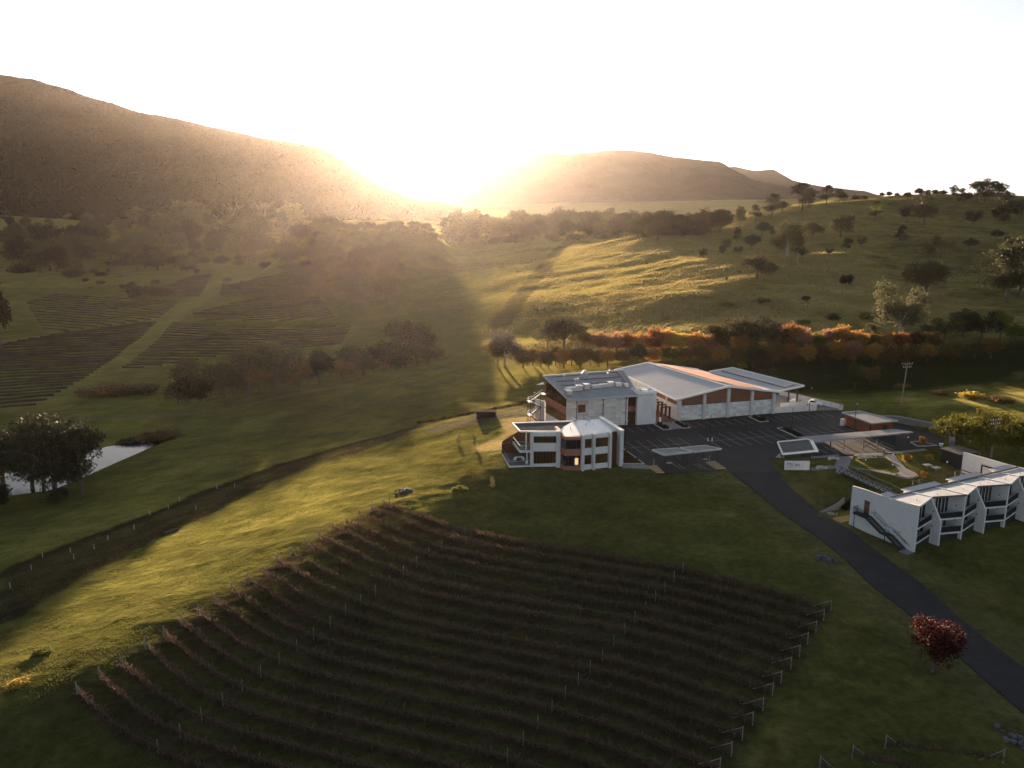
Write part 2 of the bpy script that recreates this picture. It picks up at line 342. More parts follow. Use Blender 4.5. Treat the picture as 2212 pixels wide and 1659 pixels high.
for _b in ([(0,745),(120,722),(345,692),(310,725),(180,820),(90,872),(0,895)],[(55,652),(120,634),(385,652),(345,688),(100,720)],[(375,697),(760,704),(735,745),(560,755),(350,790),(250,805),(330,745)],[(415,677),(560,642),(690,642),(725,688),(420,690)]):
    col = mixc(col, c3((.115,.10,.045)), .8*(1-sst(-2, 3, sdist(X, Y, PX(_b)))))
col = line(col, VPATH, 11, (.10,.115,.04), .5)
col = line(col, RIDGEB, 4, (.07,.055,.03), .3)
col = line(col, ROADC, 13.5, (.095,.088,.048), .55)
yd = sdist(X, Y, YARD); col = mixc(col, c3((.062,.060,.066)), .9*(1-sst(-1, 2, yd+n2*3)))
dv = ldist(X, Y, [(-4,196),(1,201),(4,209),(2,220)]); col = mixc(col, c3((.19,.13,.10)), .9*(1-sst(4, 7.5, dv+n2*2)))
_VINE = [a for a in [(150,1480),(320,1372),(480,1285),(640,1190),(800,1096),(1000,1128),(1200,1162),(1480,1225),(1690,1285),(1790,1330),(1700,1450),(1600,1600),(1560,1680),(560,1700),(400,1680),(250,1600)]]
VINE = [tuple(p) for p in [r[0] for r in ROWS[::-1]]]+[tuple(p) for p in ROWS[0]]+[tuple(p) for p in [r[-1] for r in ROWS]]+[tuple(p) for p in ROWS[-1][::-1]]
vd = sdist(X, Y, VINE[::1]); near = (Y < 175) & (np.abs(X) < 75)
rd = np.full(X.shape, 9.); rd[near] = np.min([ldist(X[near], Y[near], [tuple(p) for p in r[::3]]+[tuple(r[-1])]) for r in ROWS], 0)
col = mixc(col, c3((.040,.036,.020)), .55*(1-sst(-1, 3, vd+n2*2)))
col = mixc(col, c3((.050,.033,.024)), .85*(1-sst(.45, .95, rd+n2*.3)))
col *= (1+.22*n4)[..., None]*(1-.25*sst(-1, .6, -fbm(X, Y, 1.6, 2, 41)))[..., None]
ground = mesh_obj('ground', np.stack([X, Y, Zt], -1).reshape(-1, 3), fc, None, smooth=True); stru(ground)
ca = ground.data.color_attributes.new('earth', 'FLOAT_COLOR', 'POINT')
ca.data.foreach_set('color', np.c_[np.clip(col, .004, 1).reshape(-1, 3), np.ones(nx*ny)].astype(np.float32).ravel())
gm = mat('ground_cover', (.05, .05, .02), rough=1, spec=.0, attr='earth', var=.35, scale=.9, bump=.35, bscale=.55, coord='World')
# second, finer bump for blades of grass and a rough, sun-catching sheen
t = gm.node_tree; b = t.nodes['Principled BSDF']
old = b.inputs['Normal'].links[0].from_node
nz = t.nodes.new('ShaderNodeTexNoise'); nz.inputs['Scale'].default_value = 2.6; nz.inputs['Detail'].default_value = 4
ge = t.nodes.new('ShaderNodeNewGeometry'); t.links.new(ge.outputs['Position'], nz.inputs['Vector'])
bp = t.nodes.new('ShaderNodeBump'); bp.inputs['Distance'].default_value = .16; t.links.new(nz.outputs[0], bp.inputs['Height']); t.links.new(old.outputs[0], bp.inputs['Normal']); t.links.new(bp.outputs[0], b.inputs['Normal'])
bw = t.nodes.new('ShaderNodeRGBToBW'); mr_ = t.nodes.new('ShaderNodeMapRange'); mr_.inputs[1].default_value = .035; mr_.inputs[2].default_value = .085; mr_.inputs[3].default_value = 0; mr_.inputs[4].default_value = .20
at_ = [n for n in t.nodes if n.type == 'VERTEX_COLOR'][0]; t.links.new(at_.outputs[0], bw.inputs[0]); t.links.new(bw.outputs[0], mr_.inputs[0]); t.links.new(mr_.outputs[0], b.inputs['Sheen Weight']); b.inputs['Sheen Roughness'].default_value = .45; b.inputs['Sheen Tint'].default_value = (.85, .74, .20, 1)
ground.data.materials.append(gm)
# ------------------------------------------------------------ mountains
def mountain(name, crest, zc, zb, py_base, mt, amp, nseg=260, nrow=60, seed=3, spur=260.):
    """crest: list of (px, py) seen outline; crest lies zc metres off, its foot zb metres off"""
    cx = np.array([c[0] for c in crest], float); cy = np.array([c[1] for c in crest], float)
    pxs = np.linspace(cx[0], cx[-1], nseg); pys = np.interp(pxs, cx, cy)
    k = 5; ker = np.hanning(9); ker /= ker.sum(); pys = np.convolve(np.pad(pys, 4, 'edge'), ker, 'valid')
    V = np.zeros((nrow, nseg, 3)); sp, cp = math.sin(PIT), math.cos(PIT)
    zcr = np.interp(pxs, [c[0] for c in crest], [c[2] if len(c) > 2 else zc for c in crest])
    for j in range(nrow):
        s = j/(nrow-1)*1.35
        r = zb+(zcr-zb)*min(s, 9)
        Xs = (pxs-1106)/F*r
        hc = CZ+(-(pys-829.5)/F*cp-sp)*zcr*1.0
        prof = np.where(s <= 1, 5+(hc-5)*(np.sin(min(s, 1)*math.pi/2)**1.15), hc-(s-1)*2.2*hc)
        wob = amp*(fbm(Xs, r+0*Xs, spur, 4, seed))*math.sin(math.pi*min(max(s, 0), 1))
        crn = fbm(Xs, r+0*Xs, 40, 3, seed+9)*amp*.04
        V[j] = np.stack([Xs, r*.975+0*Xs, prof+wob+crn], -1)
    ii = np.arange(nrow*nseg).reshape(nrow, nseg)
    f = np.stack([ii[:-1, :-1], ii[:-1, 1:], ii[1:, 1:], ii[1:, :-1]], -1).reshape(-1, 4)
    return stru(mesh_obj(name, V.reshape(-1, 3), f, mt, smooth=True)), V
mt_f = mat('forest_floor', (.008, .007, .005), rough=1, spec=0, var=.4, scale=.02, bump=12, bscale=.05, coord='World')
mt_r = mat('far_forest', (.024, .024, .020), rough=1, spec=0, var=.35, scale=.006, bump=25, bscale=.02, coord='World')
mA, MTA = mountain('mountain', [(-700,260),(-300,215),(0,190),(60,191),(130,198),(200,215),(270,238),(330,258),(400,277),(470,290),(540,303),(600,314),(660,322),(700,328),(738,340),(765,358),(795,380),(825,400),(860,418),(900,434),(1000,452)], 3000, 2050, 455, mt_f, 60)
mB, VB = mountain('mountain', [(760,450),(880,440),(950,415),(1000,392),(1060,372),(1120,352),(1180,343),(1240,340),(1300,334),(1335,331),(1390,338),(1450,348),(1500,352),(1530,354),(1560,372),(1600,390),(1660,402),(1720,418),(1790,432),(1900,446)], 5600, 4000, 455, mt_r, 90, seed=5, spur=500)
mC, VC = mountain('mountain', [(1480,395),(1520,375),(1555,362),(1590,370),(1610,372),(1640,369),(1655,378),(1680,392),(1720,401),(1780,408),(1830,413),(1850,420),(1900,430),(2000,440),(2300,446)], 8000, 6400, 455, mt_r, 80, seed=7, spur=500)
# ------------------------------------------------------------ haze: one closed box of even, pale air
hz = MB().prism([(-7500,-300),(7500,-300),(7500,11500),(-7500,11500)], -60, 760).build('haze', None)
hz['kind'] = 'stuff'; hz['label'] = 'pale evening haze lying over the valley and hills'
hm = bpy.data.materials.new('haze'); hm.use_nodes = True; t = hm.node_tree; t.nodes.remove(t.nodes['Principled BSDF'])
pv = t.nodes.new('ShaderNodeVolumePrincipled'); pv.inputs['Color'].default_value = (.96, .87, .82, 1); pv.inputs['Density'].default_value = HAZE; pv.inputs['Anisotropy'].default_value = .80
t.links.new(pv.outputs[0], t.nodes['Material Output'].inputs['Volume']); hz.data.materials.append(hm)
# ============================================================ site surfaces
mat('asphalt', (.024,.024,.027), rough=.9, var=.42, scale=.16, bump=.02, bscale=8)
mat('asphalt_road', (.025,.025,.028), rough=.9, var=.35, scale=.3, bump=.02, bscale=8)
mat('paint_white', (.30,.30,.30), rough=.7, var=.35, scale=3)
mat('paint_hatch', (.55,.40,.20), rough=.7, var=.2, scale=2)
mat('paint_yellow', (.65,.45,.12), rough=.7, var=.2, scale=2)
mat('concrete', (.20,.20,.21), rough=.85, var=.2, scale=.8, bump=.01)
mat('kerb', (.50,.50,.50), rough=.8, var=.2, scale=2)
mat('mulch', (.055,.032,.02), rough=1, var=.5, scale=4, bump=.05)
mat('brown_paving', (.15,.085,.06), rough=.9, var=.3, scale=1.)
mat('white_render', (.66,.665,.68), rough=.75, var=.13, scale=.8, stretch=(1,1,.35), bump=.004)
mat('white_trim', (.82,.82,.82), rough=.45, var=.04, scale=1.)
mat('marble', (.80,.80,.79), rough=.6, var=.22, scale=1.1, obj=.2, col2=(.46,.47,.465), bump=.004)
mat('pillar_concrete', (.54,.545,.555), rough=.8, var=.1, scale=1.)
mat('metal_roof', (.43,.445,.47), rough=.62, metal=.0, spec=.25, var=.08, scale=.25, stretch=(1, 1, 1))
mat('metal_roof_bright', (.86,.85,.84), rough=.5, metal=.12, var=.06, scale=.6)
mat('metal_dark_roof', (.085,.085,.09), rough=.75, metal=.0, spec=.15, var=.12, scale=.6)
mat('dark_flat_roof', (.10,.10,.105), rough=1, spec=0, var=.12, scale=.6)
mat('grey_roof', (.24,.24,.25), rough=.7, metal=.0, spec=.2, var=.12, scale=.5)
mat('roof_membrane', (.34,.35,.37), rough=.75, spec=.2, var=.16, scale=.35)
mat('terracotta', (.30,.125,.085), rough=.6, var=.14, scale=1.2)
mat('rust_panel', (.19,.078,.045), rough=.7, var=.2, scale=.8, obj=.08)
mat('brown_timber', (.14,.06,.03), rough=.7, var=.25, scale=1.5, obj=.1)
mat('glass_reflect_brown', (.055,.028,.012), rough=.12, spec=.5, obj=.35, var=.3, scale=.8)  # dark glass; its brown reflection is put into the base colour
mat('glass_dark', (.02,.022,.026), rough=.1, spec=.5, obj=.3)
mat('steel_dark', (.03,.03,.033), rough=.5)
mat('steel_rust', (.09,.035,.022), rough=.6)
mat('galvanised', (.55,.56,.57), rough=.35, metal=.6, var=.1, scale=2)
mat('brick_red', (.26,.09,.045), rough=.85, var=.25, scale=3, obj=.18)
mat('white_brick', (.66,.67,.69), rough=.8, var=.06, scale=1., bump=.0)
mat('solar', (.80,.36,.13), rough=.3, metal=1., spec=.5, obj=.05)  # orange of the reflected sunset sky is put into the panel colour
mat('frame_grey', (.12,.12,.12), rough=.5)
mat('bollard_orange', (.62,.26,.08), rough=.6)
mat('car_white', (.78,.78,.78), rough=.25, spec=.5)
mat('tyre', (.02,.02,.02), rough=.9)
mat('stone_pale', (.45,.44,.43), rough=.9, var=.2, scale=2, bump=.03)
mat('rock', (.10,.10,.12), rough=.95, var=.3, scale=2, bump=.05, obj=.25)
mat('timber_pole', (.22,.20,.16), rough=.9, var=.2, scale=2)
mat('wire_black', (.01,.01,.01), rough=1, spec=0)
mat('curtain', (.35,.33,.31), rough=.9)
mat('print_dark', (.06,.06,.06), rough=.7)
m_lit = bpy.data.materials.new('lit_window'); m_lit.use_nodes = True; M['lit_window'] = m_lit
_b = m_lit.node_tree.nodes['Principled BSDF']; _b.inputs['Base Color'].default_value = (.8,.6,.35,1); _b.inputs['Emission Color'].default_value = (1,.62,.3,1); _b.inputs['Emission Strength'].default_value = .14
# white painted brick courses as relief
t = M['white_brick'].node_tree; br = t.nodes.new('ShaderNodeTexBrick'); br.inputs['Scale'].default_value = 2.0; br.inputs['Mortar Size'].default_value = .018
br.inputs['Color1'].default_value = (1,1,1,1); br.inputs['Color2'].default_value = (.9,.9,.9,1); br.inputs['Mortar'].default_value = (.6,.6,.6,1)
tc = t.nodes.new('ShaderNodeTexCoord'); mp = t.nodes.new('ShaderNodeMapping'); mp.inputs['Rotation'].default_value = (math.radians(90), 0, math.radians(-27))
t.links.new(tc.outputs['Object'], mp.inputs[0]); t.links.new(mp.outputs[0], br.inputs[0])
_p0 = t.nodes['Principled BSDF']; src = _p0.inputs['Base Color'].links[0].from_socket
mu = t.nodes.new('ShaderNodeMix'); mu.data_type = 'RGBA'; mu.blend_type = 'MULTIPLY'; mu.inputs[0].default_value = .6
t.links.new(src, mu.inputs[6]); t.links.new(br.outputs[0], mu.inputs[7]); t.links.new(mu.outputs[2], _p0.inputs['Base Color'])
# standing seams on the metal roofs as fine relief
for nm, sc_, ang in (('metal_roof', 7., -16), ('metal_roof_bright', 8., -16), ('grey_roof', 7., -16), ('metal_dark_roof', 7., -16)):
    t = M[nm].node_tree; wv = t.nodes.new('ShaderNodeTexWave'); wv.inputs['Scale'].default_value = sc_*.35; wv.bands_direction = 'X'; wv.wave_profile = 'SAW'
    tc = t.nodes.new('ShaderNodeTexCoord'); mp = t.nodes.new('ShaderNodeMapping'); mp.inputs['Rotation'].default_value = (0, 0, math.radians(-ang))
    t.links.new(tc.outputs['Object'], mp.inputs[0]); t.links.new(mp.outputs[0], wv.inputs[0])
    bp = t.nodes.new('ShaderNodeBump'); bp.inputs['Distance'].default_value = .003; t.links.new(wv.outputs['Fac'], bp.inputs['Height']); t.links.new(bp.outputs[0], t.nodes['Principled BSDF'].inputs['Normal'])
SA = math.radians(14.9); SO = (27.1, 189.1)
def SP(u, v, z=0.): return (SO[0]+math.cos(SA)*u-math.sin(SA)*v, SO[1]+math.sin(SA)*u+math.cos(SA)*v, z)
def flat(name, poly, z, m, parent=None, th=.03):
    return MB().prism([p[:2] for p in poly], z-th, z).build(name, m, parent)
APH = [(26.6,190),(29.8,176.6),(31.0,170.6),(44.6,172.4),(47.2,174.0),(57.6,174.0),(58.5,181),(68,182.4),(76,184.5),(86.5,185.6),(96,189),(101.5,189.5),(107.3,198.6),(105.6,204.6),(100.3,212.3),(92.3,225.2),(72,221.4),(60,217.6),(43,212.9),(37,211),(32,209.5),(14.4,206.4),(16.5,201.5)]
car_park = stru(flat('car_park', APH, .05, M['asphalt'], th=.5)); car_park['label'] = 'dark asphalt car park with white bay lines'
# painted lines: each bay line is a piece of the car park
pl = MB().box((0,0,0), .11, 5.1, .012).build('bay_line', M['paint_white'], car_park)
pl.location = SP(2, 2.55, .054); pl.rotation_euler = (0, 0, SA)
first = [True]
def bay(u, v, ln=5.1):
    if first[0]: o = pl; first[0] = False
    else: o = dup(pl)
    o.location = SP(u, v, .054); o.rotation_euler = (0, 0, SA); o.scale = (1, ln/5.1, 1)
for k in range(6): bay(1.9+2.75*k, 2.45, 5.); bay(1.9+2.75*k, -2.65, 5.)
for k in range(8): bay(21.8+2.75*k, 3.0, 5.6); bay(21.8+2.75*k, -2.75, 5.4)
for k in range(6): bay(47.6+2.75*k, 2.2, 5.4); bay(47.6+2.75*k, -3., 4.6)
for k in range(7): bay(24+2.77*k, 14.5, 5.4)
for k in range(8): bay(47.6+2.5*k, 14.6, 5.)
for k in range(4): bay(4.2+2.8*k, 14.4, 4.6)
for u0, u1, v in ((0, 15.9, -.05), (22.4, 43.6, .1), (46.2, 62.5, -.4)):
    MB().box((0,0,0), u1-u0, .10, .012, SA).build('centre_line', M['paint_white'], car_park).location = SP((u0+u1)/2, v, .054)
for px in (1462, 1471, 1508, 1517, 1541):   # bays under the small carports
    g = G(px, 1008, 0); o = dup(pl); o.location = (g[0], g[1], .054); o.rotation_euler = (0, 0, SA); o.scale = (1, .75, 1)
for k in range(8):
    o = dup(pl); o.location = (72.5+2.55*k, 187+.75*k, .056); o.rotation_euler = (0, 0, SA); o.scale = (1.4, .95, 1)
def hatch(name, q, z, m1, label, n=8):
    root = empty(name, (*q[0][:2], z), label, 'road marking')
    MB().prism([p[:2] for p in q], z, z+.012).build('painted_panel', m1, root)
    for k in range(n):
        a, b = (k+.2)/n, (k+.66)/n
        L = lambda p, r, t_: (p[0]*(1-t_)+r[0]*t_, p[1]*(1-t_)+r[1]*t_)
        MB().prism([L(q[0], q[3], a), L(q[1], q[2], max(a-.07, 0)), L(q[1], q[2], max(b-.07, 0.02)), L(q[0], q[3], b)], z+.0125, z+.02).build('dark_stripe', M['asphalt'], root)
    return root
hatch('hatched_marking', [(29.6,175.6),(32.0,176.4),(32.9,170.9),(31.1,170.7)], .06, M['paint_hatch'], 'beige hatched no-parking marking beside the left small carport')
hatch('hatched_marking', [(43.2,178.5),(45.7,179.4),(46.9,173.9),(44.5,173.3)], .06, M['paint_hatch'], 'beige hatched no-parking marking beside the right small carport')
hatch('hatched_marking', [G(*a, -2.85) for a in [(1788.6,1120.7),(1833,1113),(1836,1124),(1808,1131)]], -2.83, M['paint_yellow'], 'yellow and black hatched marking at the foot of the white gable wall', 7)
for p, lb in (((31.4,176.3,.05), 'orange bollard standing on the hatched marking left of the small carports'), ((44.3,178.8,.05), 'orange bollard on the hatched marking right of the small carports'), ((*G(1806.5,1121,-2.8)[:2], -2.82), 'orange bollard on the yellow hatching by the white gable wall')):
    r = empty('bollard', p, lb, 'bollard', 'orange bollards')
    MB().beam(p, (p[0], p[1], p[2]+1.25), .17, n=8).build('post', M['bollard_orange'], r); MB().beam((p[0], p[1], p[2]+1.25), (p[0], p[1], p[2]+1.32), .2, n=8).build('cap', M['paint_hatch'], r)
for q in [(1446,1000),(1523,992),(1795,1109)]:
    z = -2.84 if q[1] > 1050 else .055; g = G(*q, z); r = empty('wheelchair_marking', (g[0], g[1], z), 'pale painted accessible bay symbol, %s' % ('beside the yellow hatching' if z < 0 else 'under the left small carport' if q[0] < 1500 else 'under the right small carport'), 'road marking')
    MB().box((g[0], g[1], z), 1.3, 1.3, .01, SA).build('panel', M['paint_white'], r)
    MB().box((g[0]-.05, g[1]+.25, z+.012), .14, .14, .006, SA).box((g[0]-.05, g[1]-.05, z+.012), .1, .45, .006, SA).box((g[0]+.12, g[1]-.25, z+.012), .4, .09, .006, SA+.6).build('symbol', M['glass_dark'], r)
ar = MB().prism([G(*a, .06)[:2] for a in [(1675,988),(1684,979),(1687,982),(1684,986),(1694,986),(1694,989)]], .055, .068).build('painted_arrow', M['paint_white']); tag(ar, 'white painted arrow on the asphalt below the dark canopy', 'road marking')
# road, laid on the ground
V = []; Fc = []
dd = [0]
for a, b in zip(_rl, _rr):
    for k in range(5):
        f_ = k/4; x = a.x+(b.x-a.x)*f_; y = a.y+(b.y-a.y)*f_; V.append((x, y, max(hb(x, y), hb((a.x+b.x)/2, (a.y+b.y)/2))+.14))
n = len(_rl)
VV = [];
for i in range(n-1):
    for s_ in range(6):
        f0 = s_/6
        for k in range(5):
            p = Vector(V[i*5+k]).lerp(Vector(V[(i+1)*5+k]), f0); VV.append((p.x, p.y, p.z))
VV += V[-5:]
rows = len(VV)//5
VV = [(x, y, hb(x, y)+.13 if y < 172 else max(hb(x, y)+.03, .055)) for x, y, z in VV]
for i in range(rows-1):
    for k in range(4): Fc.append((i*5+k, i*5+k+1, (i+1)*5+k+1, (i+1)*5+k)[::-1])
road = stru(mesh_obj('road', VV, Fc, M['asphalt_road'])); md = road.modifiers.new('thick', 'SOLIDIFY'); md.thickness = .4; md.offset = 1 if road.data.polygons[0].normal.z < 0 else -1
# garden paths
for nm, poly in (('footpath', [(65.2,172.5),(70.9,174.1),(71.4,175.7),(69.8,176.0),(65.2,174.1)]), ('footpath', [(70.4,171.9),(73.6,172.3),(73.8,174.6),(79.1,184.2),(75.7,184.2),(71.2,175.7)]),
   ('footpath', [(68.1,181.3),(75.9,182.7),(86.4,184.0),(97.5,187.4),(97.3,188.7),(86.4,185.4),(76,184.35),(68,182.3)]), ('footpath', [(73.7,174.7),(77.4,172.9),(79.5,171.0),(82.5,168.9),(82.6,170.1),(79.9,172.6),(76,174.2)]),
   ('footpath', [(86.0,185.0),(88.4,185.3),(86.3,174),(87.2,169.5),(84,167.8),(81.8,169.3),(84.2,172.3)]), ('footpath', [(24.2,174.4),(30.4,173.6),(29.9,176.4),(24.8,176.6)])):
    stru(flat(nm, poly, .07, M['concrete'], th=.4))
stru(flat('forecourt', [SP(15, 18.3)[:2], SP(22.5, 18.3)[:2], (38.5,232), (32.5,228)], .06, M['brown_paving'], th=.3))
stru(flat('footpath', [SP(17.4, 12.2)[:2], SP(20.4, 12.2)[:2], SP(20.4, 18.9)[:2], SP(17.4, 18.9)[:2]], .09, M['concrete'], th=.3))
stru(flat('loading_yard', [(72.2,222.2),(84.8,225.2),(92.2,225.7),(80.4,243.3),(60,244),(62,236)], .08, M['concrete'], th=.4))
# kerbed planters
def planter(poly, label, z=0.05, n=10, pm='leaf_low'):
    root = empty('planter', (*poly[0][:2], z), label, 'planter', 'kerbed planters of the car park')
    m = MB(); P = [p[:2] for p in poly]; cx = sum(p[0] for p in P)/len(P); cy = sum(p[1] for p in P)/len(P)
    MB().prism(P, z-.1, z+.10).build('soil', M['mulch'], root)
    for i in range(len(P)):
        a, b = P[i], P[(i+1) % len(P)]; m.beam((*a, z+.08), (*b, z+.08), .22, .16)
    m.build('kerb', M['kerb'], root)
    return root
PLN = []
for u0, u1, v0, v1, lb in ((15.1,17.3,12.2,18.2,'kerbed planter with low green shrubs left of the entrance path'), (20.5,22.7,12.2,18.4,'kerbed planter with low green shrubs right of the entrance path'),
      (43.0,45.6,12.6,18.2,'kerbed planter beside the right end of the marble shed wall'), (44.1,46.2,-5.2,6.2,'long kerbed planter between the parking rows beneath a lamp post')):
    planter([SP(u0, v0), SP(u1, v0), SP(u1, v1), SP(u0, v1)], lb); PLN.append((u0, u1, v0, v1))
planter([(26.2,188.6),(24.7,177.0),(29.4,176.9)], 'brown mulched garden bed beside the right end of the white villa')
planter([(96.4,193.6),(96.6,190.3),(101.5,191.0),(99,194.5)], 'kerbed island with an orange shrub at the right end of the long carport')
# ============================================================ OFFICE
off = empty('office_building', (20, 215, 0), 'three level office with marble front, brown-reflecting glass side and flat grey roof', 'building')
A0 = Vector((13.9, 206.9)); A1 = Vector((32.4, 210.6)); W1 = Vector((9.1, 219.2)); B1 = Vector((30.6, 226.3))
def lerp2(a, b, t_): return (a[0]*(1-t_)+b[0]*t_, a[1]*(1-t_)+b[1]*t_)
def wallseg(name, a, b, z0, z1, th, m, parent, off_=0., z1b=None, z0b=None):
    """vertical slab from a to b (XY), outside face to the right of a->b pushed out by off_"""
    d = Vector((b[0]-a[0], b[1]-a[1])); d.normalize(); nrm = Vector((d.y, -d.x))
    p = [(a[0]+nrm.x*off_, a[1]+nrm.y*off_), (b[0]+nrm.x*off_, b[1]+nrm.y*off_)]
    q = [(p[1][0]-nrm.x*th, p[1][1]-nrm.y*th), (p[0][0]-nrm.x*th, p[0][1]-nrm.y*th)]
    z1b = z1 if z1b is None else z1b; z0b = z0 if z0b is None else z0b
    return MB().prism(p+q, [z0, z0b, z0b, z0], [z1, z1b, z1b, z1]).build(name, m, parent)
MB().prism([(A0.x+.5,A0.y+.5),(A1.x-.2,A1.y+.5),(B1.x-.3,B1.y-.3),(W1.x+.5,W1.y-.3)], [-2.5]*4, [7.6,7.6,10.3,10.3]).build('core_wall', M['white_render'], off)
MB().slab([(14.4,204.2,8.0),(32.6,209.4,8.0),(31.0,227.4,10.9),(8.6,219.6,10.9)], .28).build('roof', M['roof_membrane'], off)
MB().slab([(14.3,204.0,8.14),(32.7,209.2,8.14),(32.7,209.45,8.17),(14.4,204.25,8.17)], .4).slab([(14.55,204.2,8.2),(14.2,204.0,8.2),(8.4,219.7,11.08),(8.8,219.7,11.08)], .4).slab([(8.4,219.6,11.1),(31.2,227.4,11.1),(31.2,227.8,11.1),(8.3,219.95,11.1)], .4).slab([(32.4,209.4,8.2),(32.8,209.4,8.2),(31.3,227.5,11.05),(30.9,227.4,11.05)], .4).build('roof_edge', M['metal_roof'], off)
# marble panels
pn = None
def panels(a, b, z0, z1, nu, nv, root, m='marble', gap=.018, off_=.04, holes=(), name='marble_panel', zt=None):
    L = math.hypot(b[0]-a[0], b[1]-a[1]); wu = L/nu; ang = math.atan2(b[1]-a[1], b[0]-a[0])
    hv = (z1-z0)/nv; me = MB().box((0, 0, 0), wu-gap, .06, hv-gap); proto = me.build(name, M[m]); proto.parent = root; used = False
    nx_, ny_ = math.sin(ang), -math.cos(ang); rl = rootloc(root)
    for i in range(nu):
        for j in range(nv):
            uc = (i+.5)/nu*L; zc = z0+(j+.5)*hv
            if any(h[0] < uc < h[1] and h[2] < zc < h[3] for h in holes): continue
            o = proto if not used else dup(proto); used = True; jj = random.uniform(0, .012)
            o.location = (a[0]+math.cos(ang)*uc+nx_*(off_+jj)-rl.x, a[1]+math.sin(ang)*uc+ny_*(off_+jj)-rl.y, z0+j*hv-rl.z); o.rotation_euler = (0, 0, ang)
P0 = (A0.x, A0.y); P1 = lerp2(A0, A1, .865)
wallseg('front_wall', P0, P1, -1.2, 7.55, .4, M['white_render'], off)
panels(P0, P1, -.1, 7.45, 11, 10, off, holes=((2.9, 5.2, 3.7, 6.3),))
d_ = Vector((A1-A0)).normalized()
wx = lambda s_, o_=0.: (A0.x+d_.x*s_+d_.y*o_, A0.y+d_.y*s_-d_.x*o_)
wallseg('window', wx(3.1), wx(5.1), 3.9, 6.0, .1, M['rust_panel'], off, off_=.09)
for s_ in (2.75, 9.8, 16.0): MB().beam((*wx(s_, .16), -.1), (*wx(s_, .16), 7.3), .16, n=6).box((*wx(s_, .2), 7.1), .5, .4, .45, .19).build('downpipe', M['steel_dark'], off)
for s_ in (6.2,7.6,9.,11.3,12.8,14.2,15.3): MB().box((*wx(s_, .1), 7.5), .8, .12, .12, .19).build('vent_slot', M['steel_dark'], off)
MB().box((*wx(16.35, .12), 0), .22, .3, 7.5, .19).build('white_fin', M['white_trim'], off)
wallseg('glazing', wx(16.5), wx(18.9), 0, 3.5, .2, M['glass_reflect_brown'], off); wallseg('spandrel', wx(16.5), wx(18.9), 3.5, 4.9, .2, M['terracotta'], off, off_=.03); wallseg('glazing', wx(16.5), wx(18.9), 4.9, 7.55, .2, M['glass_reflect_brown'], off)
for k in range(4): MB().beam((*wx(16.6+.75*k, .06), 0), (*wx(16.6+.75*k, .06), 7.5), .07).build('mullion', M['steel_dark'], off)
# west side: glass, terracotta band, glass, white plinth
ws = math.hypot(W1.x-A0.x, W1.y-A0.y)
nw = 14
for k in range(nw):
    a = lerp2(W1, A0, k/nw); b = lerp2(W1, A0, (k+1)/nw); ztop = 10.35-2.75*k/nw; zt2 = 10.35-2.75*(k+1)/nw
    wallseg('pane', a, b, 5.45, ztop, .12, M['glass_reflect_brown'], off, z1b=zt2, off_=random.uniform(0, .03)); wallseg('pane', a, b, .9, 3.55, .12, M['glass_reflect_brown'], off, off_=random.uniform(0, .03))
    MB().beam((*a, .9), (*a, ztop), .08, .22).build('mullion', M['brown_timber'], off)
wallseg('spandrel', W1, A0, 3.55, 5.45, .25, M['terracotta'], off, off_=.1); wallseg('plinth', W1, A0, -2.6, .9, .25, M['white_render'], off, off_=.06)
wallseg('rear_wall', B1, W1, -2.6, 10.4, .25, M['white_render'], off, off_=0.)
wallseg('side_wall', A1, B1, -1, 7.6, .25, M['white_render'], off, z1b=10.4)
# roof-top walkway lines and plant
def RZ(s_, t_):   # point on office roof, s across, t up the slope
    a = lerp2((14.4,204.2), (32.6,209.4), s_); b = lerp2((8.6,219.6), (31,227.4), s_); p = lerp2(a, b, t_); return (p[0], p[1], 8.0+2.9*t_)
for (s0, t0, s1, t1) in ((.08,.93,.90,.93),(.08,.74,.92,.74),(.08,.56,.93,.56),(.08,.40,.96,.40),(.90,.95,.93,.52)):
    MB().beam(Vector(RZ(s0, t0))+Vector((0,0,.12)), Vector(RZ(s1, t1))+Vector((0,0,.12)), .35, .18).build('roof_rail', M['frame_grey'], off)
for (s_, t_, w_, d2, h_, m_) in ((.06,.20,1.4,2.6,1.1,'galvanised'),(.16,.32,3.4,1.0,.9,'galvanised'),(.25,.34,1.6,1.4,1.2,'galvanised'),(.36,.36,1.5,1.5,1.3,'galvanised'),(.50,.36,2.6,.8,.8,'galvanised'),(.62,.38,3.0,1.1,.8,'galvanised'),(.70,.40,1.5,1.3,1.1,'galvanised'),(.80,.38,1.6,1.2,.9,'galvanised'),(.90,.33,1.0,1.0,.8,'galvanised')):
    p = RZ(s_, t_); q = empty('rooftop_unit', p, 'galvanised air handling box on the office roof, %s' % ['at the front left corner','long one next to the corner','behind the long one','below the roof cowl','mid-row low one','long one right of the middle','tall one right of the middle','second from the lift tower','nearest the lift tower'][[.06,.16,.25,.36,.50,.62,.70,.80,.90].index(s_)], 'roof unit', 'air handling boxes on the office roof')
    MB().box((p[0], p[1], p[2]+.15), w_, d2, h_, .28).build('casing', M[m_], q); MB().box((p[0], p[1], p[2]+.15+h_), w_*1.08, d2*1.1, .06, .28).build('lid', M['white_trim'], q)
    MB().box((p[0], p[1], p[2]-.2), w_*.8, d2*.6, .37, .28).build('feet', M['frame_grey'], q)
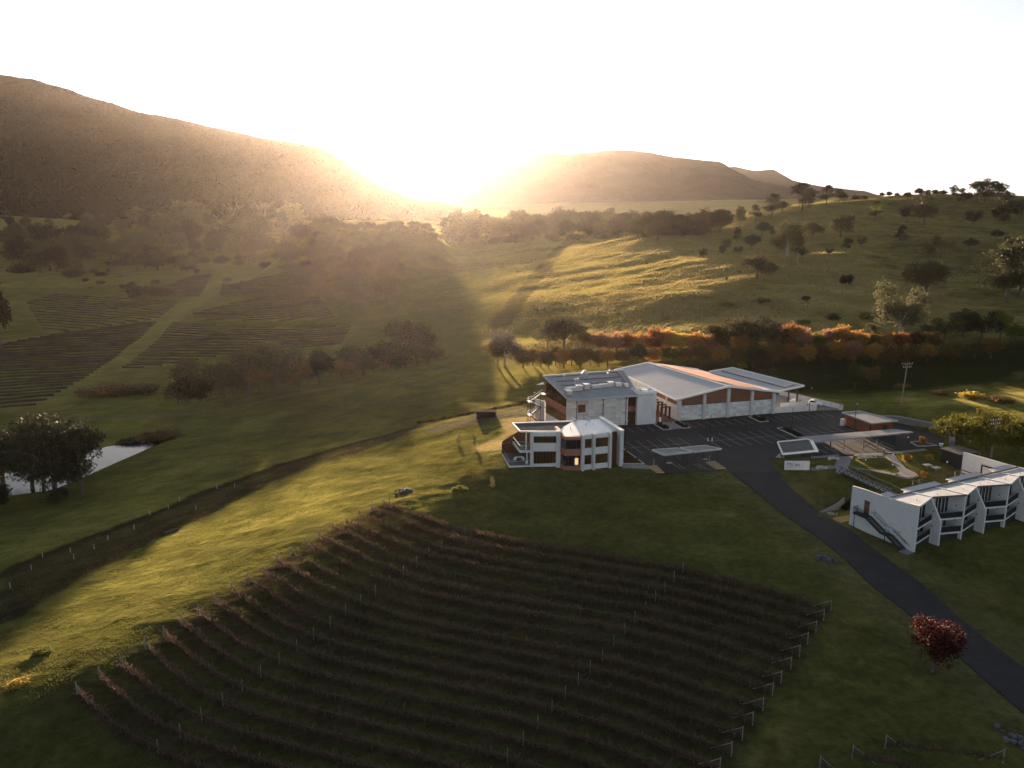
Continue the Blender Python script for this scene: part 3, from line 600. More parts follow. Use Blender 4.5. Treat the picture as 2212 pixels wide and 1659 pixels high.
def vent(p, h, r, lb):
    q = empty('roof_vent', p, lb, 'roof vent', 'vents on the office roof')
    MB().beam((p[0], p[1], p[2]-.1), (p[0], p[1], p[2]+h), r, n=8).build('pipe', M['galvanised'], q)
    m = MB(); m.taper([(p[0], p[1], p[2]+h-.05), (p[0], p[1], p[2]+h+.25*r/.3), (p[0], p[1], p[2]+h+.5*r/.3)], [r*1.0, r*1.1, r*.4], 8); m.build('cowl', M['galvanised'], q)
vent(RZ(.46,.80), .7, .9, 'large silver cowl vent near the back of the office roof')
for s_, t_, w_ in ((.21,.84,'back left'),(.29,.62,'left pair, first'),(.33,.63,'left pair, second'),(.76,.78,'right pair, first'),(.80,.88,'right pair, back')): vent(RZ(s_, t_), .8, .3, 'small pipe vent on the office roof, %s' % w_)
# lift tower
T0 = Vector((32.5, 209.6)); T1 = Vector((37.6, 210.9)); dt = (T1-T0).normalized(); nt_ = Vector((-dt.y, dt.x)); T2 = T1+nt_*4.4; T3 = T0+nt_*4.4
MB().prism([T0, T1, T2, T3], 0, 8.3).build('lift_tower', M['white_render'], off)
m = MB()
for a, b in ((T0, T1), (T1, T2), (T2, T3), (T3, T0)): m.beam((*a, 8.6), (*b, 8.6), .22, .7)
m.build('parapet', M['white_trim'], off); MB().box(((T0.x+T2.x)/2, (T0.y+T2.y)/2, 8.3), 1.6, 1.2, .7, .25).build('tower_unit', M['galvanised'], off)
for k in range(3): MB().box((T0.x+dt.x*(1.+1.4*k)+dt.y*.03, T0.y+dt.y*(1.+1.4*k)-dt.x*.03, 7.9), .8, .1, .1, .25).build('vent_slot', M['steel_dark'], off)
# fire stair
fs = empty('fire_stair', (5.5, 218.5, -2.6), 'steel zigzag fire stair at the left end of the office', 'staircase')
fx = lambda s_, d2=0.: (8.2-s_*.98+d2*.2, 218.9-s_*.28+d2*.98)
zs = [-2.3, .6, 2.6, 4.3, 6.2]
for k in range(4):
    s0, s1 = (0.2, 3.0) if k % 2 == 0 else (3.0, 0.2); dd2 = .9 if k % 2 else -.3
    z0, z1 = zs[k], zs[k+1]; ns = 8; st = MB()
    for i in range(ns):
        f0 = (i+.5)/ns; p = fx(s0+(s1-s0)*f0, dd2); st.box((p[0], p[1], z0+(z1-z0)*(i+1)/ns-.05), .38, 1.0, .05, .28)
    st.build('treads', M['galvanised'], fs)
    for e in (-.5, .5): MB().beam((*fx(s0, dd2+e), z0-.05), (*fx(s1, dd2+e), z1-.05), .08, .28).build('stringer', M['steel_rust'], fs); MB().beam((*fx(s0, dd2+e), z0+1.), (*fx(s1, dd2+e), z1+1.), .06).build('handrail', M['galvanised'], fs)
for z, s_ in ((.6, 3.5), (2.6, -.1), (4.3, 3.5), (6.2, -.1)):
    p = fx(s_, .3); MB().box((p[0], p[1], z-.12), 1.1, 2.4, .12, .28).build('landing', M['galvanised'], fs)
    if s_ > 1:
        q = [fx(4.0, -.9), fx(4.0, 1.5)]; MB().beam((*q[0], z+1.), (*q[1], z+1.), .07).beam((*q[0], z+.5), (*q[1], z+.5), .05).beam((*fx(3., -.9), z+1.), (*q[0], z+1.), .07).beam((*fx(3., 1.5), z+1.), (*q[1], z+1.), .07).build('guard_rail', M['galvanised'], fs)
for s_, e in ((4.0,-.9),(4.0,1.5),(3.1,-.9),(.4,-.9)): MB().beam((*fx(s_, e), -2.9), (*fx(s_, e), 5.4 if s_ > .5 else 9.), .13).build('post', M['steel_rust'], fs)
p = fx(.4, .3); MB().slab([(p[0]-1.3,p[1]-.9,8.9),(p[0]+.8,p[1]-.5,9.0),(p[0]+.5,p[1]+1.,9.2)], .1).build('stair_canopy', M['white_trim'], fs)
wallseg('screen_wall', (6.4,222.6), (8.9,219.6), -2.6, 3.9, .2, M['metal_roof'], off)
# ============================================================ SHED
shd = empty('winery_shed', (55, 225, 0), 'long low shed with gabled grey metal roof, rust panels and marble wall', 'building')
S0 = Vector(SP(17.6,19.9)[:2]); S0 = Vector((44.0,214.0)); S1 = Vector((71.6,221.9)); ds = (S1-S0).normalized(); ns_ = Vector((-ds.y, ds.x)); SL = (S1-S0).length
RLn = (43.0,212.5,6.05); RPn = (57.9,217.1,8.65); RRn = (72.9,220.9,6.25); RPf = (41.6,250.6,8.5); RLf = (31.1,248.2,6.73); RRf = (57.5,252.,6.15)
wallh = lambda s_: 5.75+2.35*(1-abs(s_-.5*SL)/(.5*SL))
m = MB(); m.prism([tuple(S0+ns_*.4), tuple(S0.lerp(S1, .5)+ns_*.4), tuple(S1+ns_*.4), (57.0,250.5), (42,249.5), (32.4,250)], 0, [5.6,8.0,5.6,5.8,8.0,5.6]); m.build('wall_core', M['white_render'], shd)
MB().slab([RLn, RPn, RPf, RLf], .22).build('roof_slope', M['metal_roof'], shd); MB().slab([RPn, RRn, RRf, RPf], .22).build('roof_slope', M['metal_roof'], shd)
up = Vector((0,0,.02))
MB().path([Vector(RLn)+up, Vector(RPn)+up, Vector(RRn)+up], .35, .5).build('fascia', M['white_trim'], shd); MB().beam(Vector(RPn)+up*4, Vector(RPf)+up*4, .45, .12).build('ridge_cap', M['white_trim'], shd)
MB().beam(Vector(RLn), Vector(RLf), .3, .4).build('gutter', M['white_trim'], shd); MB().path([Vector(RLf)+up, Vector(RPf)+up, Vector(RRf)+up], .3, .3).build('fascia', M['white_trim'], shd)
pil = [0., .25, .5, .75, .985]
for k, f_ in enumerate(pil):
    p = S0+ds*(SL*f_+.25); MB().box((p.x-ns_.x*.35, p.y-ns_.y*.35, 0), .75, .8, wallh(SL*f_)-.15, math.atan2(ds.y, ds.x)).build('pillar', M['pillar_concrete'], shd)
for k in range(4):
    s0, s1 = SL*pil[k]+.55, SL*pil[k+1]-.1; a = S0+ds*s0; b = S0+ds*s1
    wallseg('rust_panel', a, b, 4.25, wallh(s0)+.05, .3, M['rust_panel'], shd, z1b=wallh(s1)+.05, off_=.05); wallseg('shadow_gap', a, b, 4.05, 4.25, .3, M['steel_dark'], shd, off_=.12)
    wallseg('base_wall', a, b, 0, 4.05, .3, M['white_render'], shd, off_=.02); panels(a, b, .1, 4.0, 5, 6, shd, off_=.06)
E0 = Vector((32.5,250.2)); EL = (E0-S0).length
for k in range(6):
    a = Vector(S0).lerp(E0, k/6); b = Vector(S0).lerp(E0, (k+1)/6)
    wallseg('side_panel', b, a, 4.1, 5.7, .2, M['rust_panel'], shd, off_=.06); wallseg('side_wall', b, a, 0, 4.1, .2, M['white_render'], shd, off_=.04); MB().box((a.x, a.y, 0), .5, .7, 5.6, .28).build('pillar', M['pillar_concrete'], shd)
# solar panels
pn_ = Vector(RPn); pr_ = Vector(RRn); pf_ = Vector(RPf); rf_ = Vector(RRf)
def SLp(a, b): return pn_.lerp(pr_, b).lerp(pf_.lerp(rf_, b), a)
cnt = 0; proto = None
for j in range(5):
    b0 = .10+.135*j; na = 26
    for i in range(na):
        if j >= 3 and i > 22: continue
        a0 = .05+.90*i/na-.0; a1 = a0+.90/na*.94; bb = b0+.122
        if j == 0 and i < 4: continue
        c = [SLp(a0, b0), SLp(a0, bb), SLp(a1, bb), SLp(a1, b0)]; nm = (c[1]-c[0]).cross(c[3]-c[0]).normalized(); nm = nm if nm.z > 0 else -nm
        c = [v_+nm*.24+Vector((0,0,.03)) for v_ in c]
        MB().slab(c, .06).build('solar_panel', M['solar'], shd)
m = MB()
for j in range(5):
    for q in (.03, .10): m.beam(SLp(.05, .10+.135*j+q)+Vector((0,0,.12)), SLp(.93, .10+.135*j+q)+Vector((0,0,.12)), .06, .2)
m.build('panel_rails', M['galvanised'], shd)
# entrance portals between office and shed
for k in range(5):
    x0, y0 = 38.6+.55*k*-1+1.2, 215.5+2.6*k; h_ = 3.3; r = empty('entrance_portal', (x0, y0, 0), 'rust steel portal frame, %s along the passage by the shed' % ['nearest the car park','second','third','fourth','deepest'][k], 'portal frame', 'rust portal frames in the entrance passage')
    MB().box((x0, y0, .05), .35, .3, h_, .27).build('post', M['steel_rust'], r); MB().box((x0+2.4, y0+.7, .05), .5, .3, h_-.4*(k % 2), .27).build('post', M['steel_rust'], r); MB().beam((x0, y0, h_), (x0+2.4, y0+.7, h_), .3, .3).build('beam', M['steel_rust'], r)
r = empty('entrance_sign', (*SP(17.2, 18.6)[:2], .06), 'small white upright sign post at the entrance passage', 'sign'); p = SP(17.2, 18.6); MB().box((p[0], p[1], .06), .5, .15, 1.6, SA).build('post', M['white_trim'], r); MB().box((p[0], p[1], .0), .7, .35, .12, SA).build('foot', M['concrete'], r)
# rear loading canopy
cn = empty('loading_canopy', (72, 234, 0), 'pale metal canopy roof behind the right end of the shed', 'canopy')
MB().slab([(73.0,222.6,6.0),(82.4,229.0,6.1),(67.2,249.0,7.2),(59.4,245.6,6.7)], .3).build('roof', M['metal_roof'], cn)
MB().path([(73.0,222.6,6.02),(82.4,229.0,6.12),(67.2,249.0,7.22),(59.4,245.6,6.72)], .22, .42).build('fascia', M['white_trim'], cn); MB().beam((76.0,226.0,6.32),(63.0,245.5,7.02), .3, .3).build('roof_gutter', M['frame_grey'], cn); MB().beam((76.0,226.0,6.32),(80.,229.8,6.35), .2, .25).build('roof_gutter', M['frame_grey'], cn)
for p in ((81,230.2),(79.3,232.4),(73,240.8),(66.8,247.2)): MB().box((p[0], p[1], 0), .35, .35, 6.2, .3).build('post', M['steel_dark'], cn)
MB().path([(66,249,0),(57.5,252.5,0)], .3, 9).build('back_wall', M['rust_panel'], cn)
# yard walls
def lowwall(pts, h, label, m='white_render', th=.25, z=0.):
    r = empty('retaining_wall', (pts[0][0], pts[0][1], z), label, 'wall'); mm = MB(); cp = MB()
    for a, b in zip(pts[:-1], pts[1:]):
        za = (a[2] if len(a) > 2 else h); zb = (b[2] if len(b) > 2 else h); d = Vector((b[0]-a[0], b[1]-a[1])).normalized(); n2 = (d.y*th/2, -d.x*th/2)
        P = [(a[0]+n2[0], a[1]+n2[1]), (b[0]+n2[0], b[1]+n2[1]), (b[0]-n2[0], b[1]-n2[1]), (a[0]-n2[0], a[1]-n2[1])]; mm.prism(P, z-.6, [za, zb, zb, za])
        k = 1.25; P2 = [(a[0]+n2[0]*k, a[1]+n2[1]*k), (b[0]+n2[0]*k, b[1]+n2[1]*k), (b[0]-n2[0]*k, b[1]-n2[1]*k), (a[0]-n2[0]*k, a[1]-n2[1]*k)]; cp.prism(P2, [za+.002, zb+.002, zb+.002, za+.002], [za+.06, zb+.06, zb+.06, za+.06])
    mm.build('wall', M[m], r); cp.build('coping', M['concrete'], r); return r
lowwall([(72.0,222.0),(84.8,225.0)], 1.5, 'low white wall along the front of the loading yard'); lowwall([(75.5,227.3),(83.5,229.2)], 1.5, 'white inner wall of the loading yard behind the front wall')
lowwall([(80.3,243.4,1.4),(92.4,225.6,1.5)], 1.5, 'sloping white wall on the far side of the loading yard'); lowwall([(92.4,225.7,1.5),(91.2,224.9,1.3)], 1.5, 'short white return wall at the corner of the loading yard')
lowwall([(96.3,213.4,1.5),(101.4,212.3,1.7),(107.4,204.7,1.8),(108.9,199,1.6),(104.6,190,1.4)], 1.6, 'long pale retaining wall curving round the right edge of the car park', 'concrete', .9)
lowwall([(61.0,155.2,-2.75),(63.2,156.2,-2.2),(65.4,157.1,-1.4),(66.6,158.,-.8)], 0, 'wedge-shaped concrete retaining wall beside the yellow hatching', 'concrete', .3, -3.)
# ============================================================ VILLA
vil = empty('villa', (12, 178, 0), 'two storey white villa with framed bays, brown balcony end and bright metal roof', 'building')
def fr(a, b, z0, z1, th, m, name, off_=0., **k): return wallseg(name, a, b, z0, z1, th, M[m], vil, off_=off_, **k)
VA = (4.2,175.4); VB = (10.4,175.6); VC = (15.2,172.9); VE = (21.3,174.9); VF = (24.1,176.3); BC = (11.5,172.7); B0 = (10.6,174.6)
dC = Vector((VE[0]-VC[0], VE[1]-VC[1])).normalized(); nC = Vector((dC.y, -dC.x)); angC = math.atan2(dC.y, dC.x)
# cores
MB().prism([(4.4,176.3),(10.2,176.2),(13.5,183.2),(4.9,184.6),(3.2,181)], -.6, 7.0).build('core_wall', M['brown_timber'], vil)
MB().prism([(11.0,175.2),(15.6,173.9),(21.2,175.8),(20.4,186.4),(13.6,184.8)], -.6, 7.0).build('core_wall', M['brown_timber'], vil)
# left wing frame
MB().box((4.35,175.5,-.8), .75, .9, 8.9).build('pillar', M['pillar_concrete'], vil); MB().box((10.15,175.4,-.8), .95, 1.4, 9.05).build('pillar', M['pillar_concrete'], vil)
fr((4.7,175.3), (9.7,175.4), 6.95, 7.9, .5, 'white_render', 'top_band'); fr((4.7,175.3), (9.7,175.4), 3.5, 5.35, .5, 'white_render', 'mid_band'); fr((4.7,175.3), (9.7,175.4), -.5, .55, .5, 'white_render', 'base_band', z1b=.75)
for k in range(7):
    a = (4.7+5.*k/7, 175.75); b = (4.7+5.*(k+1)/7, 175.75); fr(a, b, 5.35, 6.95, .1, 'glass_reflect_brown', 'pane', off_=random.uniform(0,.03)); fr(a, b, .6, 3.5, .1, 'glass_reflect_brown', 'pane', off_=random.uniform(0,.03))
    if k: MB().beam((*a, .6), (*a, 3.5), .06).beam((*a, 5.35), (*a, 6.95), .06).build('mullion', M['brown_timber'], vil)
MB().slab([(1.7,178.0,7.75),(2.0,176.2,7.75),(9.8,176.4,7.75),(13.9,184.4,7.75),(.2,182.9,7.75)], .3).build('roof', M['dark_flat_roof'], vil)
m = MB()
for a, b in (((.1,183.1),(1.75,176.4)), ((1.75,176.3),(9.75,176.2)), ((.1,183.1),(14.1,184.9))): m.beam((*a, 7.78), (*b, 7.78), .3, .32)
m.build('roof_parapet', M['white_trim'], vil)
# slanting brown end wall and decks on the left
MB().prism([(-2.3,184.6),(-2.0,184.9),(4.6,184.9),(4.6,184.5)], -1., [3.,3.,7.5,7.5]).build('end_wall', M['brown_timber'], vil)
MB().prism([(-2.4,184.3),(-2.3,184.9),(-.2,184.9),(-.2,184.3)], -1.2, [2.6,2.6,2.9,2.9]).build('end_wall_foot', M['brown_timber'], vil)
MB().prism([(-2.35,184.2),(-.7,174.7),(4.0,175.3),(4.4,183.8)], -1.2, .25).build('lower_deck', M['white_render'], vil); MB().prism([(-2.0,183.9),(-.45,175.1),(4.0,175.6),(4.4,183.8)], .252, .30).build('lower_deck_boards', M['frame_grey'], vil)
MB().prism([(.2,182.9),(1.7,175.6),(4.1,175.9),(4.6,182.6)], 3.1, 3.55).build('upper_deck', M['white_render'], vil); MB().prism([(.5,182.5),(1.95,175.95),(4.1,176.1),(4.6,182.3)], 3.552, 3.6).build('upper_deck_boards', M['frame_grey'], vil)
MB().path([(.3,182.7,4.6),(1.8,175.8,4.6),(3.9,175.9,4.6)], .06).path([(-2.2,183.9,1.3),(-.55,175.,1.3),(3.9,175.5,1.3)], .06).build('deck_rail', M['galvanised'], vil)
m = MB()
for k in range(16):
    p = lerp2((.3,182.7), (1.8,175.8), k/15); m.beam((*p, 3.5), (*p, 4.6), .04); p = lerp2((-2.2,183.9), (-.55,175.), k/15); m.beam((*p, .2), (*p, 1.3), .04)
m.build('balusters', M['steel_dark'], vil)
MB().beam((3.1,176.3,3.5), (3.1,176.3,7.5), .25).build('deck_column', M['white_render'], vil); MB().beam((3.3,176.2,.2), (3.3,176.2,3.2), .22).build('deck_column', M['white_render'], vil)
# terracotta cornered bay
for z0, z1, mm, nm in ((-.8,.9,'terracotta','base_band'),(3.3,4.75,'terracotta','mid_band'),(6.9,7.6,'terracotta','top_band')):
    fr(B0, BC, z0, z1, .4, mm, nm, off_=.05); fr(BC, VC, z0, z1, .4, mm, nm, off_=.05)
MB().prism([BC, VC, (14.8,175.0), (11.0,175.2), B0], .9, 1.0).prism([BC, VC, (14.8,175.0), (11.0,175.2), B0], 4.75, 4.85).build('bay_floor', M['frame_grey'], vil)
for z0, z1 in ((.9,3.3),(4.75,6.9)):
    fr(B0, BC, z0, z1, .06, 'glass_dark', 'pane', off_=-.1)
    for k in range(3): fr(lerp2(BC, VC, k/3+.02), lerp2(BC, VC, (k+1)/3-.02), z0, z1, .06, 'glass_dark', 'pane', off_=-.1-.02*k)
wallseg('lit_pane', lerp2(BC, VC, .58), lerp2(BC, VC, .78), 1.25, 2.75, .04, M['lit_window'], vil, off_=.0)
# right wing: four white fins
for p, d2 in ((VC, 0), ((VC[0]+dC.x*2.55, VC[1]+dC.y*2.55), 0), (VE, 0)):
    q = (p[0]+nC.x*.1, p[1]+nC.y*.1); MB().box((q[0], q[1], -1.0), .52, 1.3, 9.05, angC).build('fin', M['pillar_concrete'], vil)
for s0, s1 in ((.28,2.3),(2.82,6.2)):
    a = (VC[0]+dC.x*s0, VC[1]+dC.y*s0); b = (VC[0]+dC.x*s1, VC[1]+dC.y*s1)
    for z0, z1, nm in ((6.95,7.75,'top_band'),(3.3,4.85,'mid_band'),(-.7,1.15,'base_band')): fr(a, b, z0, z1, .4, 'white_render', nm)
    for z0, z1 in ((4.85,6.95),(1.15,3.3)):
        for k in range(2):
            fr(lerp2(a, b, k/2+.01), lerp2(a, b, k/2+.49), z0, z1, .06, 'glass_reflect_brown', 'pane', off_=-.25-.02*k)
fr(VE, VF, -.4, 7.5, .3, 'brown_timber', 'recessed_wall', off_=-1.2)
for k in range(4): MB().beam((*lerp2(VE, VF, (k+.5)/4), -.2), (*lerp2(VE, VF, (k+.5)/4), 7.4), .07).build('mullion', M['steel_dark'], vil)
MB().prism([(23.7,175.4),(24.5,175.6),(21.0,186.8),(20.2,186.6)], -.8, 8.25).build('end_fin', M['pillar_concrete'], vil)
MB().prism([(23.6,175.3),(24.6,175.5),(21.0,187.0),(20.1,186.8)], 8.252, 8.33).build('fin_cap', M['white_trim'], vil)
MB().slab([(x, y, 7.5+.036*(y-173)) for x, y in ((10.6,178.6),(11.4,173.9),(12.0,173.3),(15.0,174.2),(21.2,176.3),(23.4,177.9),(20.3,186.2),(14.3,184.9))], .3).build('bright_roof', M['metal_roof_bright'], vil)
for p, a_ in (((14.3,185.2), .0), ((17.4,186.0), .0)): MB().box((p[0], p[1], 6.), .5, 2.4, 2.35, angC).build('rear_fin', M['pillar_concrete'], vil)
MB().box((10.1,177.4,7.7), .6, 3.0, .55, .25).build('fin', M['pillar_concrete'], vil)
for p in ((13.0,178.6),(16.6,181.2),(18.4,181.8)): MB().beam((*p, 7.6), (*p, 8.25), .14, n=6).build('roof_pipe', M['galvanised'], vil)
def chair(x, y, z, rz, lb, m_='white_trim'):
    r = empty('deck_chair', (x, y, z), lb, 'chair', 'chairs on the villa deck'); ca_, sa_ = math.cos(rz), math.sin(rz)
    MB().box((x, y, z+.42), .5, .5, .05, rz).build('seat', M[m_], r); MB().box((x-sa_*-.24, y+ca_*.24, z+.45), .5, .05, .45, rz).build('backrest', M[m_], r)
    for i, j in ((-1,-1),(1,-1),(1,1),(-1,1)): MB().box((x+ca_*.2*i-sa_*.2*j, y+sa_*.2*i+ca_*.2*j, z), .05, .05, .42, rz).build('leg', M[m_], r)
chair(.6,178.4,.3,.5,'pale chair on the lower villa deck, left of the table'); chair(2.6,178.6,.3,-.6,'pale chair on the lower villa deck, right of the table'); chair(3.2,176.3,.3,2.8,'white chair at the front corner of the lower villa deck')
r = empty('deck_table', (1.6,179.2,.3), 'pale table between the chairs on the lower villa deck', 'table'); MB().box((1.6,179.2,.98), 1.4, .8, .05, .2).build('tabletop', M['white_trim'], r)
for i, j in ((-1,-1),(1,-1),(1,1),(-1,1)): MB().box((1.6+.6*i, 179.2+.3*j, .3), .06, .06, .68).build('leg', M['white_trim'], r)
# ============================================================ LODGE
lod = empty('lodge', (*LO, -3), 'white brick two storey lodge with zigzag pale roof and balconies', 'building')
FIN = [6.25*k for k in range(7)]
def vp(k): return 0. if k % 2 == 0 else 2.3
def rz_(k): return 5.6 if k % 2 == 0 else 5.45
# gable wall with the curved parapet line
prof = [(0,-3.4),(14.2,-3.4),(14.2,4.85),(11.2,5.05),(8.2,5.05),(6.,5.1),(3,5.35),(0,5.7)]
def vwall(name, u, prof, th, m, parent=lod):
    pts = [(*LP(u-th/2, v), z) for v, z in prof]+[(*LP(u+th/2, v), z) for v, z in prof]; n = len(prof)
    fs = [tuple(range(n)), tuple(range(2*n-1, n-1, -1))]+[((i+1) % n, i, n+i, n+(i+1) % n) for i in range(n)]
    return MB().add(pts, fs).build(name, m, parent)
vwall('gable_wall', 0, prof, .35, M['white_brick'])
for k in range(1, 7):
    if k % 2: vwall('fin_wall', FIN[k], [(-.1,-3.4),(6.5,-3.4),(6.5,5.2),(2.35,5.4),(-.1,1.6)], .3, M['white_render'])
    elif k < 6: vwall('fin_wall', FIN[k], [(0,-3.4),(6.5,-3.4),(6.5,5.1),(0,5.6)], .3, M['white_render'])
vwall('far_gable_wall', 37.5, [(0,-3.4),(18,-3.4),(18,5.1),(13.3,5.2),(7.2,5.2),(0,5.7)], .35, M['white_brick'])
for k in range(6):
    u0, u1 = FIN[k], FIN[k+1]; a = LP(u0, vp(k)-.1); b = LP(u1, vp(k+1)-.1)
    MB().slab([(*a, rz_(k)+.06), (*b, rz_(k+1)+.06), (*LP(u1, 6.1), 5.12), (*LP(u0, 6.1), 5.12)], .2).build('roof_panel', M['metal_roof'], lod)
    MB().beam((*LP(u1, vp(k+1)-.1), rz_(k+1)+.12), (*LP(u1-.1, 6.1), 5.2), .22, .1).build('roof_flashing', M['white_trim'], lod)
    MB().beam((*a, rz_(k)-.02), (*b, rz_(k+1)-.02), .14, .3).build('fascia', M['white_trim'] if k % 2 == 0 else M['frame_grey'], lod)
    # loggia back wall, doors, slabs and railings
    for z0, z1 in ((-1.4,1.05),(1.35,4.9)):
        wallseg('back_wall', LP(u0+.1, 3.2), LP(u1-.1, 3.2), z0, z1, .25, M['white_render'], lod)
        gu0 = u1-4.15; gh = 2.45 if z0 < 0 else 3.3
        for q in range(4):
            wallseg('door_pane', LP(gu0+1.0*q, 3.2), LP(gu0+1.0*q+.9, 3.2), z0+.08, min(z0+gh, z1), .06, M['glass_dark'], lod, off_=.06)
            MB().beam((*LP(gu0+1.0*q-.05, 3.08), z0+.05), (*LP(gu0+1.0*q-.05, 3.08), min(z0+gh, z1)), .07).build('door_frame', M['white_trim'], lod)
        wallseg('curtain', LP(gu0+.1, 3.2), LP(gu0+.4, 3.2), z0+.1, min(z0+gh-.05, z1), .02, M['curtain'], lod, off_=.09)
        MB().box((*LP(u1-.22, 1.5), z0+1.6), .14, .14, .22, .47).build('wall_lamp', M['steel_dark'], lod)
        e0 = LP(u0, vp(k)*.75+.05); e1 = LP(u1, vp(k+1)*.75+.05)
        MB().prism([e0, e1, LP(u1, 3.3), LP(u0, 3.3)], z0-.3, z0-.02).build('floor_slab', M['white_render'], lod)
        m = MB(); m.beam((*e0, z0+1.05), (*e1, z0+1.05), .06); m.beam((*e0, z0+.1), (*e1, z0+.1), .05); nb = 30
        for q in range(nb): p = lerp2(e0, e1, (q+.5)/nb); m.beam((*p, z0+.1), (*p, z0+1.05), .055)
        wallseg('mesh_panel', e0, e1, z0+.12, z0+1.0, .02, M['steel_dark'], lod, off_=-.05); m.build('balustrade', M['steel_dark'], lod)['kind'] = 'stuff'
    MB().prism([LP(u0+.2, .6+vp(k)*.5), LP(u1-.2, .6+vp(k+1)*.5), LP(u1-.2, 3.1), LP(u0+.2, 3.1)], -3.3, -1.72).build('undercroft', M['steel_dark'], lod)
    for zf in (-1.42, 1.33):
        cu = (u0+u1)/2+(.6 if k % 2 == 0 else -.4); p = LP(cu, 2.6); r = empty('balcony_chair', (*p, zf), 'small pale chair on the %s balcony, bay %s from the stair gable' % ('upper' if zf > 0 else 'lower', ['first','second','third','fourth','fifth','sixth'][k]), 'chair', 'chairs on the lodge balconies')
        MB().box((*p, zf+.4), .5, .5, .05, .47).build('seat', M['stone_pale'], r); p2 = LP(cu, 2.84); MB().box((*p2, zf+.42), .5, .05, .45, .47).build('backrest', M['stone_pale'], r); MB().box((*p, zf), .36, .36, .4, .47).build('base', M['steel_dark'], r)
MB().beam((*LP(.2, 6.2), 5.15), (*LP(37.3, 6.2), 5.35), .22, .3).build('roof_gutter', M['frame_grey'], lod)
wallseg('rear_wall', LP(37.4, 6.6), LP(.2, 6.6), -3.3, 5., .25, M['white_render'], lod)
for u0, u1 in ((.2,2.2),(5.6,15.),(18.2,27.5),(31.2,37.3)):
    MB().slab([(*LP(u0+1.6 if u0 > 1 else u0, 6.35), 5.1), (*LP(u1, 6.35), 5.1), (*LP(u1, 8.2), 5.25), (*LP(u0, 8.2), 5.25)], .22).build('rear_roof', M['metal_roof'], lod)
    MB().prism([LP(u0+.4, 6.7), LP(u1-.3, 6.7), LP(u1-.3, 7.9), LP(u0+.4, 7.9)], -3.3, 4.85).build('entry_block', M['white_render'], lod)
MB().prism([LP(.2, 8.0), LP(37, 8.0), LP(37, 9.6), LP(.2, 9.6)], .35, .6).build('walkway_deck', M['concrete'], lod)
m = MB(); m.beam((*LP(6, 9.6), 1.65), (*LP(37, 9.6), 1.65), .07); m.beam((*LP(6, 9.6), 1.1), (*LP(37, 9.6), 1.1), .05)
for q in range(24): m.beam((*LP(6+31*q/23, 9.6), .5), (*LP(6+31*q/23, 9.6), 1.65), .05)
m.build('walkway_railing', M['steel_dark'], lod)
for u in (15.9, 28.6, 37.0): MB().path([(*LP(u, 7.), 3.6), (*LP(u, 13.4), 3.6), (*LP(u, 13.4), -2.6)], .18, .22).path([(*LP(u+1.8, 7.), 3.6), (*LP(u+1.8, 13.4), 3.6), (*LP(u+1.8, 13.4), -2.6)], .12, .16).build('entry_frame', M['steel_dark'], lod)
m = MB()
for u, v in ((2.5,2.5),(8.4,2.8),(11,4.4),(15,2.4),(20.7,3.),(23.6,4.6),(27.5,2.5),(33,3)): m.beam((*LP(u, v), 5.2), (*LP(u, v), 5.75), .14, n=6)
m.build('roof_pipes', M['galvanised'], lod)
# gable stair
wallseg('door', LP(0, 11.0), LP(0, 10.1), .55, 2.95, .1, M['rust_panel'], lod, off_=.22); wallseg('door_frame', LP(0, 11.12), LP(0, 9.98), .5, 3.08, .06, M['steel_dark'], lod, off_=.2)
MB().prism([LP(-1.5, 9.5), LP(-.2, 9.5), LP(-.2, 12.4), LP(-1.5, 12.4)], .15, .5).build('stair_landing', M['steel_dark'], lod)
MB().prism([LP(-1.5, 4.6), LP(-.2, 4.6), LP(-.2, 6.0), LP(-1.5, 6.0)], -1.55, -1.3).build('stair_landing', M['steel_dark'], lod)
def stair(v0, z0, v1, z1, n=10):
    m = MB()
    for i in range(n): f_ = (i+.5)/n; p = LP(-.85, v0+(v1-v0)*f_); m.box((p[0], p[1], z0+(z1-z0)*f_-.08), 1.2, abs(v1-v0)/n*1.05, .06, math.atan2(LU[1], LU[0]))
    m.build('stair_treads', M['frame_grey'], lod)
    for u in (-1.5, -.22): MB().beam((*LP(u, v0), z0-.1), (*LP(u, v1), z1-.1), .08, .38).build('stringer', M['steel_dark'], lod); MB().beam((*LP(u, v0), z0+1.), (*LP(u, v1), z1+1.), .07).build('handrail', M['steel_dark'], lod)
    m = MB()
    for i in range(14): f_ = i/13; p = LP(-1.5, v0+(v1-v0)*f_); z = z0+(z1-z0)*f_; m.beam((*p, z-.1), (*p, z+1.), .05)
    m.build('balusters', M['steel_dark'], lod)
stair(9.5, .45, 6.0, -1.3); stair(4.6, -1.35, 1.5, -3.)
m = MB()
for i in range(14): p = LP(-1.5, 9.5+2.9*i/13); m.beam((*p, .4), (*p, 1.5), .05)
m.path([(*LP(-1.5, 9.5), 1.5), (*LP(-1.5, 12.4), 1.5), (*LP(-.2, 12.4), 1.5)], .07); m.path([(*LP(-1.5, 6.), -.3), (*LP(-1.5, 4.6), -.3)], .07)
for i in range(5): m.beam((*LP(-1.5+.3*i, 12.4), .4), (*LP(-1.5+.3*i, 12.4), 1.5), .05)
m.build('landing_rail', M['steel_dark'], lod)
for v in (5.3, 12.2): MB().beam((*LP(-1.3, v), -3.3), (*LP(-1.3, v), -1.4 if v < 6 else .3), .12).build('post', M['steel_dark'], lod)
MB().prism([LP(-2.0, -.1), LP(-.2, -.1), LP(-.2, 1.6), LP(-2.0, 1.6)], -3.4, -2.93).build('foot_pad', M['concrete'], lod)
